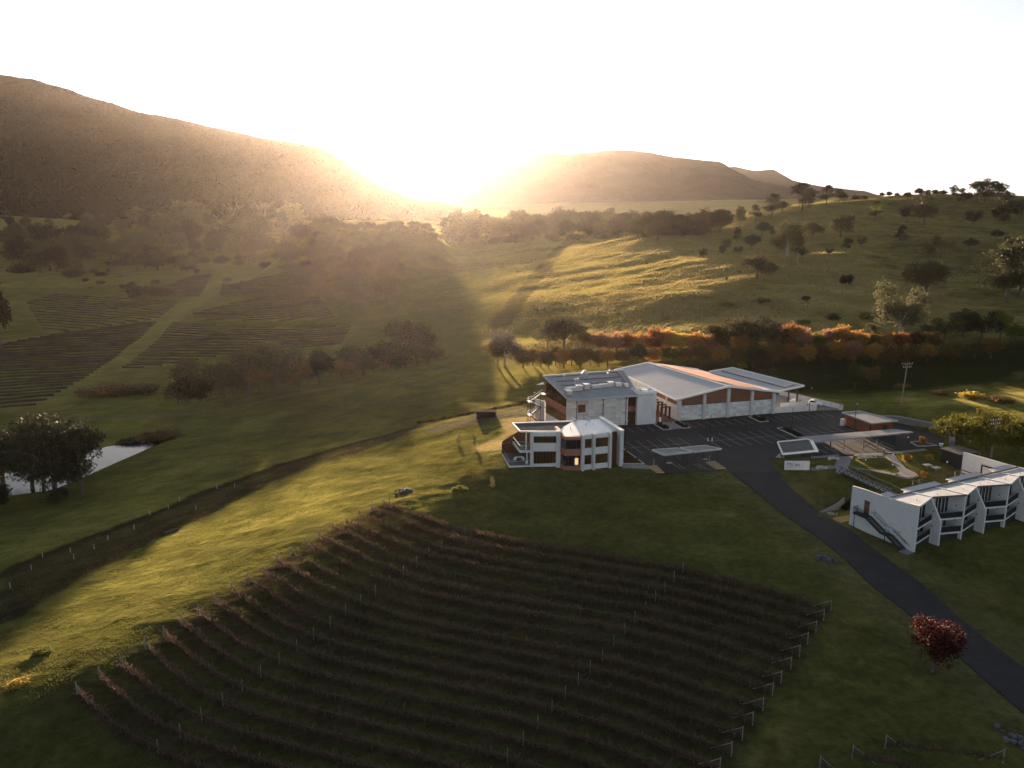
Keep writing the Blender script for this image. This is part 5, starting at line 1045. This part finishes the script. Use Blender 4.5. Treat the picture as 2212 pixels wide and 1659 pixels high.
for i, (x, y, h, c) in enumerate(sorted(front)): T('round', x, y+rs0.uniform(-3, 3), h*rs0.uniform(.95, 1.25), c+'_leaf', '%s bushy tree in the front line of the creek row, %s from the left' % ({'pink':'pinkish','bright':'light green'}.get(c, c), ordn(i)), 'autumn trees along the creek')
# single trees round the creek and on the hill: kind, x, base y, height px, leaf, label
named = [('shaggy',1090,790,80,'grey_leaf','pale grey willowy tree at the left end of the autumn row',1.25),('spread',1218,756,88,'olive_leaf','broad domed gum above the left end of the autumn row',1.0),('gum',1182,758,62,'gum_leaf','smaller gum left of the broad domed gum by the creek',1.2),('round',1075,792,60,'brown_leaf','brownish rounded tree at the left foot of the creek trees',1.),('round',1130,795,48,'brown_leaf','low brown tree between the willowy tree and the gum',1.1),
 ('spread',1600,765,104,'olive_leaf','gum with white forked trunk behind the autumn row',.95),('gum',1545,762,66,'olive_leaf','shorter gum left of the white trunked gum',1.5),('shaggy',1655,762,78,'dark_leaf','dark bushy tree right of the white trunked gum',1.3),('bare',1690,755,62,'brown_leaf','leafless twiggy tree behind the autumn row',1.3),
 ('shaggy',1938,748,145,'pale_leaf','tall pale gum standing behind the right half of the autumn row',.85),('spread',1998,650,104,'olive_leaf','broad domed tree alone on the lower right of the hill',.75),('gum',2172,655,150,'gum_leaf','huge dark gum at the right edge of the hill',1.05),('gum',2200,640,120,'gum_leaf','second dark gum cut by the right edge',1.2),
 ('round',1995,490,56,'olive_leaf','large round tree high on the right of the hill',1.0),('round',1958,482,40,'dark_leaf','dark small tree touching the large round hill tree',.9),('gum',1890,477,44,'bright_leaf','light green tree standing alone near the hilltop',.9),('spread',1815,512,58,'olive_leaf','spreading tree in the middle of the upper hill',.85),('spread',1755,512,42,'olive_leaf','low spreading tree left of the middle hill tree',1.),
 ('shaggy',1700,552,78,'gum_leaf','pale ghostly gum on the hill slope',1.1),('gum',1722,568,64,'olive_leaf','thin gum just below the pale hill gum',1.0),('spread',1636,604,68,'olive_leaf','wide low tree on the left of the hill face',1.0),('bush',1825,614,26,'dark_leaf','round dark bush alone in the middle of the hill',.75),('gum',1598,492,48,'gum_leaf','tall narrow tree on the hill shoulder',.75),
 ('spread',1420,520,50,'olive_leaf','lone spreading gum at the left tip of the hill',.95),('bush',1735,700,12,'bright_leaf','small yellow green bush on the lower hill',1.5),('bush',1870,690,20,'bright_leaf','yellow green bush left of the tall pale gum',1.2),('bush',1800,690,18,'pale_leaf','pale shrub on the lower hill above the autumn row',1.),
 ('bush',1572,664,16,'bright_leaf','sunlit bush on the lower left of the hill',1.2),('bush',1650,655,18,'olive_leaf','brownish bush below the wide low tree',1.2),('bush',1740,650,14,'olive_leaf','small bush in the middle of the lower hill',1.),('round',1334,690,18,'bright_leaf','tiny tree alone in the field left of the hill',.9),
 ('bush',1955,700,18,'bush_leaf','low bush at the foot of the tall pale gum',1.2),('gum',2080,730,66,'bush_leaf','green tree among the scrub at the right',1.3),('shaggy',2120,735,70,'dark_leaf','dark shaggy tree in the scrub at the right',1.2),('gum',2160,735,68,'bright_leaf','yellow green sapling clump at the right',1.0),('round',2190,745,50,'bright_leaf','bright bush tree at the right edge of the creek',.9),('shaggy',2040,735,58,'olive_leaf','olive tree at the start of the right hand scrub',1.2),('shaggy',2000,742,44,'bush_leaf','green shrub tree behind the red autumn trees',1.2),
 ('gum',1876,742,46,'pale_leaf','small pale gum left of the tall pale gum',1.2),('bush',1605,797,20,'bright_leaf','bright green shrub behind the shed roof',.8),('gum',1625,800,38,'bush_leaf','green tree just behind the shed solar panels',1.),('shaggy',1655,835,46,'bush_leaf','green shrub tree behind the loading canopy',1.),('shaggy',1845,842,64,'bush_leaf','large loose shrub in the paddock beyond the loading yard',.9),('shaggy',1880,830,44,'brown_leaf','brownish shrub beside the large loose paddock shrub',.9),('bush',1790,822,18,'bush_leaf','low dark bush in the paddock behind the canopy',1.5),('bush',1945,838,12,'brown_leaf','low scrub near the power pole',2.),
 ('bush',2100,860,16,'yellow_leaf','dry golden grass clump in the right paddock',2.2),('bush',2030,852,12,'brown_leaf','brown scrub clump in the right paddock',2.4),('bush',2160,868,14,'brown_leaf','brown scrub clump at the right edge of the paddock',2.4),('bush',1935,900,7,'bright_leaf','sunlit grass clump by the retaining wall',3.)]
for i, (kd, x, y, h, lf, lb, wv_) in enumerate(named): T(kd, x, y, h, lf, lb, None, wx_=wv_, bark='pale_bark' if 'white' in lb or 'pale' in lb else 'bark')
ridge = [(1456,508,20),(1478,504,24),(1490,500,12),(1515,497,22),(1540,494,24),(1568,486,20),(1632,478,28),(1668,470,40),(1690,460,20),(1733,455,48),(1748,450,34),(1785,442,34),(1812,436,24),(1822,436,16)]
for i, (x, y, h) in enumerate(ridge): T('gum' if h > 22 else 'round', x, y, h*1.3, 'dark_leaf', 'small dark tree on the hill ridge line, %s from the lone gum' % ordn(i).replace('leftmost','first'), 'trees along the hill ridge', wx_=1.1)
top = [(1850,431,12,'bush'),(1868,431,10,'bush'),(1905,428,13,'round'),(1920,428,15,'round'),(1938,428,13,'round'),(1960,430,18,'spread'),(1985,428,22,'round'),(2003,428,20,'round'),(2020,426,18,'round'),(2038,426,17,'round'),(2060,432,34,'gum'),(2078,432,26,'gum'),(2082,440,30,'spread'),(2110,436,46,'gum'),(2126,438,52,'gum'),(2142,438,48,'gum'),(2158,440,44,'gum'),(2172,452,40,'gum'),(2180,478,46,'round'),(2205,470,42,'round')]
for i, (x, y, h, kd) in enumerate(top): T(kd, x, y, h, 'gum_leaf' if i % 3 else 'dark_leaf', 'tree on the hilltop skyline at the right, %s of the group' % ordn(i), 'trees on the hilltop skyline', wx_=1.05)
# pond side and belt trees in the left valley
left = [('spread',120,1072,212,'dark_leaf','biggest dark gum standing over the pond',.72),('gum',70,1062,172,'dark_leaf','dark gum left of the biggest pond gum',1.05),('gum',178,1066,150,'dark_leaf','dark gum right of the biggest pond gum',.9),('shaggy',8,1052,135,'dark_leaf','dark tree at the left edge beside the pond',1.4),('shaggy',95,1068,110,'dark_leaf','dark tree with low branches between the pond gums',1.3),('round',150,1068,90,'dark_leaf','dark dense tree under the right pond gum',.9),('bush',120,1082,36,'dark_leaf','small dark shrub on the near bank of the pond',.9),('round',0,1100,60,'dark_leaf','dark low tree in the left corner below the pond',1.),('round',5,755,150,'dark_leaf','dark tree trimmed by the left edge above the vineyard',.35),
 ('gum',403,868,100,'olive_leaf','gum with a dark trunk at the left end of the valley belt',1.1),('spread',485,862,92,'olive_leaf','domed tree in the valley belt next to the left gum',.75),('shaggy',535,858,120,'olive_leaf','tall loose gum in the valley belt',.9),('spread',600,848,132,'gum_leaf','largest domed gum of the valley belt',.75),('round',560,852,70,'brown_leaf','brown tree at the foot of the largest belt gum',1.),('round',645,838,66,'brown_leaf','low brown tree right of the largest belt gum',1.1),('round',690,832,80,'dark_leaf','dark round tree in the middle of the valley belt',.85),
 ('round',740,822,44,'brown_leaf','low brown belt tree right of the dark round one',1.4),('round',785,812,44,'olive_leaf','low olive belt tree, second right of the dark round one',1.5),('round',830,800,40,'brown_leaf','low brown belt tree, third right of the dark round one',1.5),('spread',880,776,104,'olive_leaf','big domed gum at the right end of the valley belt',.75),('round',918,776,76,'olive_leaf','round tree clinging to the big domed gum of the belt',.8),('round',875,790,50,'brown_leaf','low tree under the big domed gum',1.),('round',945,778,26,'brown_leaf','small bush tree at the right tip of the valley belt',1.2),('bush',770,765,18,'dark_leaf','tiny tree top behind the middle of the belt',.8),
 ('bush',210,855,24,'brown_leaf','scrubby mound end on the oval island, left',2.2),('bush',260,850,26,'brown_leaf','scrubby mound middle of the oval island',2.2),('bush',310,850,26,'olive_leaf','scrubby mound end on the oval island, right',2.2),('bush',355,945,20,'brown_leaf','rusty reeds clump at the head of the pond',2.4),('bush',320,950,18,'brown_leaf','rusty reeds clump on the pond bank',2.4),('bush',285,958,14,'dark_leaf','dark reeds on the far pond bank',2.6),
 ('bush',45,590,24,'dark_leaf','dark shrub in the upper left valley',1.4),('bush',160,600,22,'dark_leaf','dark shrub right of the upper left one',1.6),('bush',310,640,26,'dark_leaf','dark shrub mass between the vineyard blocks',1.6),('bush',345,640,22,'dark_leaf','smaller shrub right of the mass between the blocks',1.6)]
for kd, x, y, h, lf, lb, wv_ in left: T(kd, x, y, h, lf, lb, None, wx_=wv_)
rs = random.Random(5); cnt = 0
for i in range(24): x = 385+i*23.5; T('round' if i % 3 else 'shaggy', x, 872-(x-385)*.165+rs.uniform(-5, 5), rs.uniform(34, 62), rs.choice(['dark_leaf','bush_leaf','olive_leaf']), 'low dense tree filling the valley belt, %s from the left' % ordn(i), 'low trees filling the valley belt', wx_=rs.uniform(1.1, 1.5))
def scatter(name, n, xr, yr, hr, leafs, label, group, kinds=('round','gum','spread'), cond=None):
    L_ = sorted((rs.uniform(*xr), rs.random()) for _ in range(n))
    j = 0
    for x, t_ in L_:
        y0, y1 = yr(x) if callable(yr) else yr; y = y0+(y1-y0)*t_
        T(rs.choice(kinds), x, y, rs.uniform(*hr), rs.choice(leafs), label % ordn(j), group, wx_=rs.uniform(.9, 1.3)); j += 1
scatter('a', 62, (10, 560), (515, 590), (38, 72), ['olive_leaf','gum_leaf','dark_leaf','bush_leaf'], 'dark valley tree in the belt below the left mountain, %s from the left', 'trees of the upper valley belt')
scatter('b', 46, (400, 720), (490, 575), (38, 68), ['olive_leaf','dark_leaf','gum_leaf'], 'hazy tree in the upper valley below the sun, %s from the left', 'hazy trees below the sun', kinds=('gum','bare','round','spread'))
scatter('c', 44, (610, 860), (560, 665), (34, 60), ['olive_leaf','bush_leaf','gum_leaf'], 'glare washed tree in the creek gully left of the field, %s from the left', 'gully trees in the glare')
scatter('d', 24, (180, 560), (590, 640), (7, 14), ['dark_leaf','gum_leaf'], 'small dark bush dotted on the pale pasture, %s from the left', 'bushes dotted on the pale pasture', kinds=('bush','round'))
scatter('e', 22, (0, 600), (462, 482), (12, 22), ['gum_leaf','dark_leaf'], 'small far tree at the foot of the left mountain, %s from the left', 'far trees at the mountain foot')
scatter('f', 150, (960, 1560), lambda x: (497+(x < 1150)*4, 532-(x-960)*.05), (30, 52), ['olive_leaf','gum_leaf','dark_leaf','gum_leaf'], 'tree of the wood behind the hill, %s from its left end', 'trees of the wood behind the hill', kinds=('round','gum','spread','round','shaggy'))
scatter('g', 26, (1480, 2190), lambda x: (470 if x > 1800 else 500, 560), (14, 34), ['olive_leaf','gum_leaf','dark_leaf'], 'scattered tree on the upper hillside, %s from the left', 'scattered trees on the upper hillside', kinds=('round','gum','shaggy'))
scatter('h', 22, (0, 420), (478, 515), (20, 40), ['dark_leaf','gum_leaf'], 'tree below the left mountain between the far paddocks, %s from the left', 'trees between the far paddocks', kinds=('round','gum'))
scatter('f2', 44, (970, 1540), lambda x: (508+(x < 1150)*4, 534-(x-960)*.05), (12, 24), ['dark_leaf','gum_leaf','olive_leaf'], 'undergrowth bush at the foot of the wood, %s from its left end', 'undergrowth of the wood behind the hill', kinds=('bush',))
scatter('f3', 36, (20, 700), (540, 585), (10, 22), ['dark_leaf','bush_leaf'], 'undergrowth bush under the valley belt trees, %s from the left', 'undergrowth of the valley belt', kinds=('bush',))
# trees on the added knoll, placed to cast shade over the grass slope
for i in range(46):
    x = -235+i*3.6+rs.uniform(-2, 2); y = 850+(x+150)*.2+rs.uniform(-26, 22); tree(rs.choice(['round','spread']), (x, y, h1(x, y)-.2), rs.uniform(8, 11.5), 'olive_leaf', 'tree on the added shade-casting knoll under the sun, %s from the left' % ordn(i), 'trees of the added shading knoll')
rowb = [(905+i*9.2, 915-i*1.7) for i in range(26)]
for i, (x, y) in enumerate(rowb): T('bush', x, y, rs.uniform(5, 9), 'brown_leaf' if i % 3 else 'bush_leaf', 'little shrub in the planted line above the gravel yard, %s from the left' % ordn(i), 'shrubs lining the gravel yard')
for (x, y, h, lb) in ((991,960,24,'leftmost young sapling on the sunlit grass left of the villa'),(1025,965,26,'second young sapling on the sunlit grass left of the villa'),(1064,1055,26,'pale glowing sapling on the lawn below the villa')): T('slim', x, y, h, 'pale_leaf' if x > 1050 else 'olive_leaf', lb, 'young saplings by the villa', wx_=1.3)
p = RC(2013, 1450); tree('shaggy', p, 8.4, 'maroon_leaf', 'dark red maple on the verge beside the road', None, name='red_maple', wx_=1.22, k=1)
tree('dense', (109.5, 184, .6), 10.2, 'evergreen_leaf', 'big round evergreen with gold lit top at the right edge', None, wx_=1.12)
tree('bush', (98.6,192.3,.1), 2.3, 'orange_leaf', 'orange shrub in the kerbed island by the long carport', None, wx_=.6)
for q, c, lb in (((1957,1000),'orange_leaf','orange leafed small tree beside the right garden path'),((2006,1000),'yellow_leaf','tiny golden tree on the garden lawn behind the stone tables'),((1992,1037),'orange_leaf','rusty orange shrub behind the lodge roof')):
    g = G(*q, 0); tree('round', (g[0], g[1], -.1), 2.2, c, lb, None, k=0)
for i in range(6): tree('bush', (78.9+i*1.1, 181.5+i*.14, 0), .75, 'bright_leaf', 'yellow green shrub in the clipped line on the middle lawn, %s from the left' % ordn(i), 'shrubs of the middle lawn line', wx_=1.)
for i, q in enumerate([(1945,984),(1952,990),(1960,996)]): g = G(*q, 0); tree('bush', (g[0], g[1], 0), .9, 'bright_leaf', 'yellow lit shrub beside the right garden path, %s from the top' % ['first','second','third'][i], 'lit shrubs by the right path', wx_=1.1)
for i in range(5): g = G(1828+i*9, 1093-i*4, -2); tree('bush', (g[0], g[1], hb(g[0], g[1])), 1.2, 'dark_leaf', 'dark shrub on the bank behind the wedge wall, %s' % ordn(i), 'dark shrubs on the lodge bank', wx_=1.3)
for j, (u0, u1, v0, v1) in enumerate(PLN):
    for i in range(5 if j < 3 else 7):
        q = SP((u0+u1)/2+rs.uniform(-.4, .4), v0+(v1-v0)*(i+.6)/(5.4 if j < 3 else 7.4)); tree('bush', (q[0], q[1], .12), rs.uniform(.6, 1.), 'bush_leaf', 'green shrub in the %s kerbed planter, %s from the near end' % (['left entrance','right entrance','shed end','long'][j], ['first','second','third','fourth','fifth','sixth','seventh'][i]), 'shrubs in the kerbed planters')
for i in range(26):
    a, b = rs.random(), rs.random()**.6; q = lerp2(lerp2((26.2,187.6), (24.9,177.6), b), lerp2((26.2,187.6), (29.,177.4), b), a); tree('bush', (q[0], q[1], .1), rs.uniform(.4, .7), 'brown_leaf', 'brown tuft in the mulched bed beside the villa', 'brown tufts of the villa bed', wx_=.9)
# ============================================================ near vineyard
def vrow(pts, idx, label, group, marks=(), rise=1.5, tail=False):
    z = H(np.array([p[0] for p in pts]), np.array([p[1] for p in pts])); P = [Vector((p[0], p[1], float(q))) for p, q in zip(pts, z)]
    r = empty('vine_row', P[0], label, 'vine row', group); n = len(P); rng = np.random.default_rng(100+idx)
    P_ = np.array([tuple(p) for p in P]); seg = np.diff(P_, axis=0); ln = np.linalg.norm(seg, axis=1); nn = int(ln.sum()*26)
    ii = rng.choice(len(ln), nn, p=ln/ln.sum()); t_ = rng.random(nn); B_ = P_[ii]+seg[ii]*t_[:, None]; d = seg[ii]/ln[ii][:, None]; nrm = np.stack([-d[:, 1], d[:, 0], 0*d[:, 0]], 1)
    gap = vnoise(B_[:, 0], B_[:, 1], 3., 3) > -.65
    B_, d, nrm = B_[gap], d[gap], nrm[gap]; nn = len(B_); h0 = rng.uniform(.35, .95, nn); h1_ = h0+rng.uniform(.2, .7, nn); lean = rng.normal(0, .28, (nn, 1)); side = rng.normal(0, .2, (nn, 1)); w_ = rng.uniform(.025, .07, (nn, 1))
    a = B_+nrm*side*.5+d*0; a[:, 2] += h0; b = B_+nrm*side*1.6+d*lean*1.5; b[:, 2] += h1_; wd = d*w_+nrm*w_*rng.normal(0, .7, (nn, 1))
    V_ = np.stack([a-wd, a+wd, b+wd*.7, b-wd*.7], 1).reshape(-1, 3); o = mesh_obj('vines', V_, np.arange(len(V_)).reshape(-1, 4), M['cane'], r); o['kind'] = 'stuff'
    m = MB(); s_ = 0; posts = []
    for i in range(0, n-1): m.beam(P[i]+Vector((0,0,.95)), P[i+1]+Vector((0,0,.95)), .05)
    m.build('trellis_wire', M['bark'], r)['kind'] = 'stuff'; m = MB(); tr = MB()
    for i in range(3, n-2, 3): m.beam(P[i]-Vector((0,0,.2)), P[i]+Vector((0,0,rise)), .05)
    m.build('line_posts', M['bark'], r)['kind'] = 'stuff'
    for i in range(1, n-1): q = P[i].lerp(P[i+1], .5); tr.beam(q-Vector((0,0,.1)), q+Vector((0,0,.95)), .07)
    tr.build('vine_trunks', M['bark'], r)['kind'] = 'stuff'
    for mk in marks:
        j = min(range(n), key=lambda i: (P[i].xy-mk).length); MB().beam(P[j]-Vector((0,0,.3)), P[j]+Vector((0,0,1.95)), .075).build('marker_post', M['post_steel'], r)
    for e, f_ in ((0, min(2, n-1)), (n-1, max(n-3, 0))):
        dd_ = (P[f_]-P[e]).normalized(); q = P[e]; MB().beam(q-Vector((0,0,.3)), q+Vector((0,0,2.)), .11).build('end_post', M['post_steel'], r); MB().beam(q+Vector((0,0,1.85)), q+dd_*2.6+Vector((0,0,.1)), .06).build('stay', M['post_steel'], r)
    return r
for i, r_ in enumerate(ROWS): vrow(r_, i, 'brown dormant vine row of the near vineyard, %s from the top lawn' % ordn(i).replace('leftmost','first'), 'vine rows of the near vineyard', marks=(_M[i], _N[i]))
b2 = [((1375,1545+1061.8),(0,0))]
for i, (ax, ay, bx, by) in enumerate([(1911.8,1618,2166,1650),(1840.5,1641,2100,1700),(1770.3,1665,2050,1750)]):
    a = Vector(RC(ax, ay)[:2]); b = Vector(RC(bx, by)[:2]); vrow([a.lerp(b, k/10) for k in range(11)], 50+i, 'vine row starting at the bottom right edge, %s from the road' % ['first','second','third'][i], 'vine rows at the bottom right')
# ============================================================ vineyards far down the valley
def block(poly, dirp, sp_, label, group):
    W_ = [Vector(RC(*a)[:2]) for a in poly]; a, b = (Vector(RC(*q)[:2]) for q in dirp); d = (b-a).normalized(); nr = Vector((-d.y, d.x)); offs = [w.dot(nr) for w in W_]; o_ = min(offs)+sp_*.5; j = 0
    while o_ < max(offs):
        ts = []
        for p, q in zip(W_, W_[1:]+W_[:1]):
            s0, s1 = p.dot(nr)-o_, q.dot(nr)-o_
            if s0*s1 < 0: ts.append(p.lerp(q, s0/(s0-s1)).dot(d))
        ts.sort()
        for t0, t1 in zip(ts[::2], ts[1::2]):
            if t1-t0 < 8: continue
            n = max(3, int((t1-t0)/5)); tt = np.linspace(t0, t1, n); Xc = d.x*tt+nr.x*o_; Yc = d.y*tt+nr.y*o_; Zc = H(Xc, Yc); V_ = []; F_ = []
            jit = RNG.uniform(.75, 1.15, (n, 3))
            for i in range(n):
                x, y, z = Xc[i], Yc[i], Zc[i]; h_ = .95*jit[i, 0]; w_ = .36*jit[i, 1]
                V_ += [(x-nr.x*w_, y-nr.y*w_, z-.1), (x-nr.x*w_*.7, y-nr.y*w_*.7, z+h_), (x+nr.x*w_*.7, y+nr.y*w_*.7, z+h_*jit[i, 2]), (x+nr.x*w_, y+nr.y*w_, z-.1)]
                if i: F_ += [((i-1)*4+k, i*4+k, i*4+k+1, (i-1)*4+k+1) for k in range(3)]
            tag(mesh_obj('vine_row', V_, F_, M['hedge_cane']), label % ordn(j).replace('leftmost','first'), 'vine row', group); j += 1
        o_ += sp_
block([(0,745),(120,722),(345,692),(310,725),(180,820),(90,872),(0,895)], [(20,800),(240,792)], 7.2, 'dark vine row in the lower left valley block, %s from its near edge', 'valley vines, lower left block')
block([(55,652),(120,634),(385,652),(345,688),(100,720)], [(60,668),(330,684)], 9, 'dark vine row in the upper left valley block, %s from its near edge', 'valley vines, left upper block')
block([(375,697),(760,704),(735,745),(560,755),(350,790),(250,805),(330,745)], [(350,745),(740,738)], 8, 'vine row in the block behind the belt trees, %s from its near edge', 'valley vines, block behind the belt')
block([(415,677),(560,642),(690,642),(725,688),(420,690)], [(420,684),(700,664)], 9, 'hazy vine row in the middle valley block, %s from its near edge', 'valley vines, middle block')
block([(325,627),(440,592),(455,600),(430,642),(390,642)], [(340,630),(440,628)], 9, 'faint vine row in the small upper valley block, %s from its near edge', 'valley vines, small upper block')
block([(480,615),(590,592),(670,605),(600,632),(475,640)], [(480,628),(600,624)], 9, 'faint vine row in the small block under the glare, %s from its near edge', 'valley vines, block under the glare')
for i in range(14):
    x = 30+i*36+rs.uniform(-16, 16); y = 1262-(x-30)*.42+rs.uniform(-34, 10); g = RC(x, y); r = empty('vine_stake', g, 'pale stake in the newly planted strip below the pond, %s from the left' % ordn(i), 'stake', 'stakes of the new planting'); MB().beam(g-Vector((0,0,.2)), g+Vector((0,0,1.1)), .09).build('post', M['stone_pale'], r)
# cattle on the hill
def cow(px, py, rz, lb):
    g = RC(px, py); bm_v = [(0,0,.95),(.75,0,1.),(-.75,0,.98),(1.1,0,1.15),(1.4,0,.95),(.6,.2,.45),(.6,.22,0),(.6,-.2,.45),(.6,-.22,0),(-.65,.2,.5),(-.7,.22,0),(-.65,-.2,.5),(-.7,-.22,0),(-.98,0,.9),(-1.02,0,.5)]
    E_ = [(0,1),(0,2),(1,3),(3,4),(1,5),(5,6),(1,7),(7,8),(2,9),(9,10),(2,11),(11,12),(2,13),(13,14)]; R_ = [.36,.36,.34,.2,.13,.12,.06,.12,.06,.14,.06,.14,.06,.05,.03]
    me = bpy.data.meshes.new('cow'); me.from_pydata(bm_v, E_, []); o = bpy.data.objects.new('cow', me); COL.objects.link(o); o.location = g; o.rotation_euler = (0, 0, rz); md = o.modifiers.new('s', 'SKIN')
    for v, rr in zip(me.skin_vertices[0].data if me.skin_vertices else [], R_): v.radius = (rr, rr)
    me.materials.append(M['cow_hide']); tag(o, lb, 'cow', 'cattle grazing on the hill')
    return o
for i, (x, y, lb) in enumerate([(1678,534,'dark cow grazing below the pale hill gum'),(1652,545,'dark cow left of the pale hill gum'),(1598,590,'dark cow above the sunlit bush on the hill'),(1570,604,'dark cow lowest on the lit hillside'),(1512,556,'dark cow leftmost on the hill face'),(1540,717,'dark cow near the creek trees')]): cow(x, y, i*1.3, lb)
for x, y, w_, lb in ((265,447,26,'far low white shed under the left mountain, left one'),(490,460,20,'far low white shed under the left mountain, right one')):
    g = RC(x, y); r = empty('far_shed', g, lb, 'shed', 'far white sheds'); k = depth(g)/1800*w_; MB().box(g-Vector((0,0,1)), k, 8, 5.5).build('wall', M['white_render'], r); MB().slab([(g.x-k/2-.5, g.y-5, g.z+4.6), (g.x+k/2+.5, g.y-5, g.z+4.6), (g.x+k/2+.5, g.y+5, g.z+6.2), (g.x-k/2-.5, g.y+5, g.z+6.2)], .2).build('roof', M['white_trim'], r)
r = empty('fallen_log', RC(368,1150), 'dark fallen log lying on the shaded grass slope', 'log'); g = RC(368,1150); MB().taper([(g.x-1.1, g.y-.6, g.z+.1), (g.x+.8, g.y+.4, g.z+.35), (g.x+1.5, g.y+.9, g.z+.4)], [.28,.32,.2], 8).build('log', M['bark'], r); MB().beam((g.x+.5, g.y+.3, g.z+.3), (g.x+.9, g.y-.4, g.z+.8), .12).build('branch', M['bark'], r)
g = RC(842,1108); r = empty('marker_pole', g, 'thin tall marker pole at the top corner of the vineyard', 'pole'); MB().beam(g-Vector((0,0,.3)), g+Vector((0,0,4.)), .09).build('pole', M['bark'], r); MB().beam(g+Vector((0,0,3.6)), g+Vector((.3,0,3.6)), .05).build('hook', M['bark'], r)
for q, s_, lb in (((42,1480),2.6,'buff tussock of dry grass at the lower left edge'),((95,1412),2.2,'green tussock of long grass above the buff one'),((992,1062),1.6,'yellow tussock on the lawn by the rock heap')): T('bush', q[0], q[1], 14, 'yellow_leaf' if s_ > 2.5 else 'bright_leaf', lb, None, wx_=s_, name='tussock', cat='grass tussock')
# ============================================================ pond
pd_ = MB().prism(POND, -25.6, -24.95).build('pond', None); stru(pd_); wm = mat('pond_water', (.015,.017,.018), rough=.16, spec=.2, bump=.06, bscale=.9); pd_.data.materials.append(wm)
# ============================================================ grass tufts that catch the low sun
def tufts(Xg, Yg, h0, h1_, w0, w1, rng, m_, label, tall):
    n = len(Xg); Zg = H(Xg, Yg); hgt = rng.uniform(h0, h1_, n)*(1+tall*sst(-.3, .6, fbm(Xg, Yg, 6, 2, 61))); a = rng.uniform(0, 6.28, n); w_ = rng.uniform(w0, w1, n); lx, ly = rng.normal(0, .4, n)*hgt, rng.normal(0, .4, n)*hgt
    V_ = np.stack([np.stack([Xg-np.cos(a)*w_, Yg-np.sin(a)*w_, Zg-.05], -1), np.stack([Xg+np.cos(a)*w_, Yg+np.sin(a)*w_, Zg-.05], -1), np.stack([Xg+np.cos(a)*w_*.5+lx, Yg+np.sin(a)*w_*.5+ly, Zg+hgt], -1), np.stack([Xg-np.cos(a)*w_*.6+lx, Yg-np.sin(a)*w_*.6+ly, Zg+hgt*.8], -1)], 1).reshape(-1, 3)
    o = mesh_obj('grass', V_, np.arange(len(V_)).reshape(-1, 4), M[m_]); o['kind'] = 'stuff'; o['label'] = label
rng = np.random.default_rng(3); n = 300000; Yg = 80+190*rng.random(n)**1.1; Xg = rng.uniform(-.72, .10, n)*Yg
k = (sdist(Xg, Yg, SITE) > .5) & (sdist(Xg, Yg, VILLA) > .3) & (sdist(Xg, Yg, YARD) > 1) & (sdist(Xg, Yg, VINE) > .5) & (ldist(Xg, Yg, TRK) > 1.6) & (ldist(Xg, Yg, [(-4,196),(1,201),(4,209),(2,220)]) > 5) & (sdist(Xg, Yg, POND) > 1)
k &= (rng.random(n) < (.35+.65*sst(-.5, .5, fbm(Xg*.6+Yg*.5, Yg-Xg*.4, 5, 3, 51)))*(1-sst(-.08, .09, Xg/Yg)))
tufts(Xg[k], Yg[k], .05, .14, .03, .07, rng, 'grass_blade', 'long pasture grass on the sunlit slope left of the villa', .6)
mat('dry_blade', (.22,.17,.075), rough=.9, spec=.1, trans=.5, var=.35, scale=.05)
n = 170000; Yg = 330+620*rng.random(n)**1.3; q_ = rng.uniform(-.12, .62, n); Xg = Yg*q_; k = (rng.random(n) < (.06+.9*sst(-.4, .6, fbm(Xg*.5+Yg*.3, Yg, 26, 3, 71)))*sst(-.12, .12, q_)*(1-.75*sst(.30, .58, q_))*sst(330, 400, Yg)*(1-sst(800, 950, Yg))) & (ldist(Xg, Yg, HILLT) > 6)
tufts(Xg[k], Yg[k], .2, .5, .2, .5, rng, 'dry_blade', 'dry golden tussock grass over the hill', .8)
# ============================================================ forest on the left mountain
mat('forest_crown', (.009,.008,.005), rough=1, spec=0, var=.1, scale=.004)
rng = np.random.default_rng(8); n = 62000; nr_, ns_g = MTA.shape[:2]; fr_ = rng.beta(1., 1., n)*.76*(nr_-1); fs_ = rng.random(n)*(ns_g-1.01); i0 = fr_.astype(int); j0 = fs_.astype(int); a = (fr_-i0)[:, None]; b = (fs_-j0)[:, None]
Pm = MTA[i0, j0]*(1-a)*(1-b)+MTA[i0+1, j0]*a*(1-b)+MTA[i0, j0+1]*(1-a)*b+MTA[i0+1, j0+1]*a*b
o6 = np.array([(1,0,0),(-1,0,0),(0,1,0),(0,-1,0),(0,0,1),(0,0,-1)], float); f8 = np.array([(0,2,4),(2,1,4),(1,3,4),(3,0,4),(2,0,5),(1,2,5),(3,1,5),(0,3,5)])
R_ = rng.uniform(3.2, 6., (n, 1, 1)); V_ = (Pm[:, None]+o6[None]*R_*rng.uniform(.6, 1.2, (n, 6, 1))+np.array([0, 0, 4.])); Fc_ = (f8[None]+np.arange(n)[:, None, None]*6).reshape(-1, 3)
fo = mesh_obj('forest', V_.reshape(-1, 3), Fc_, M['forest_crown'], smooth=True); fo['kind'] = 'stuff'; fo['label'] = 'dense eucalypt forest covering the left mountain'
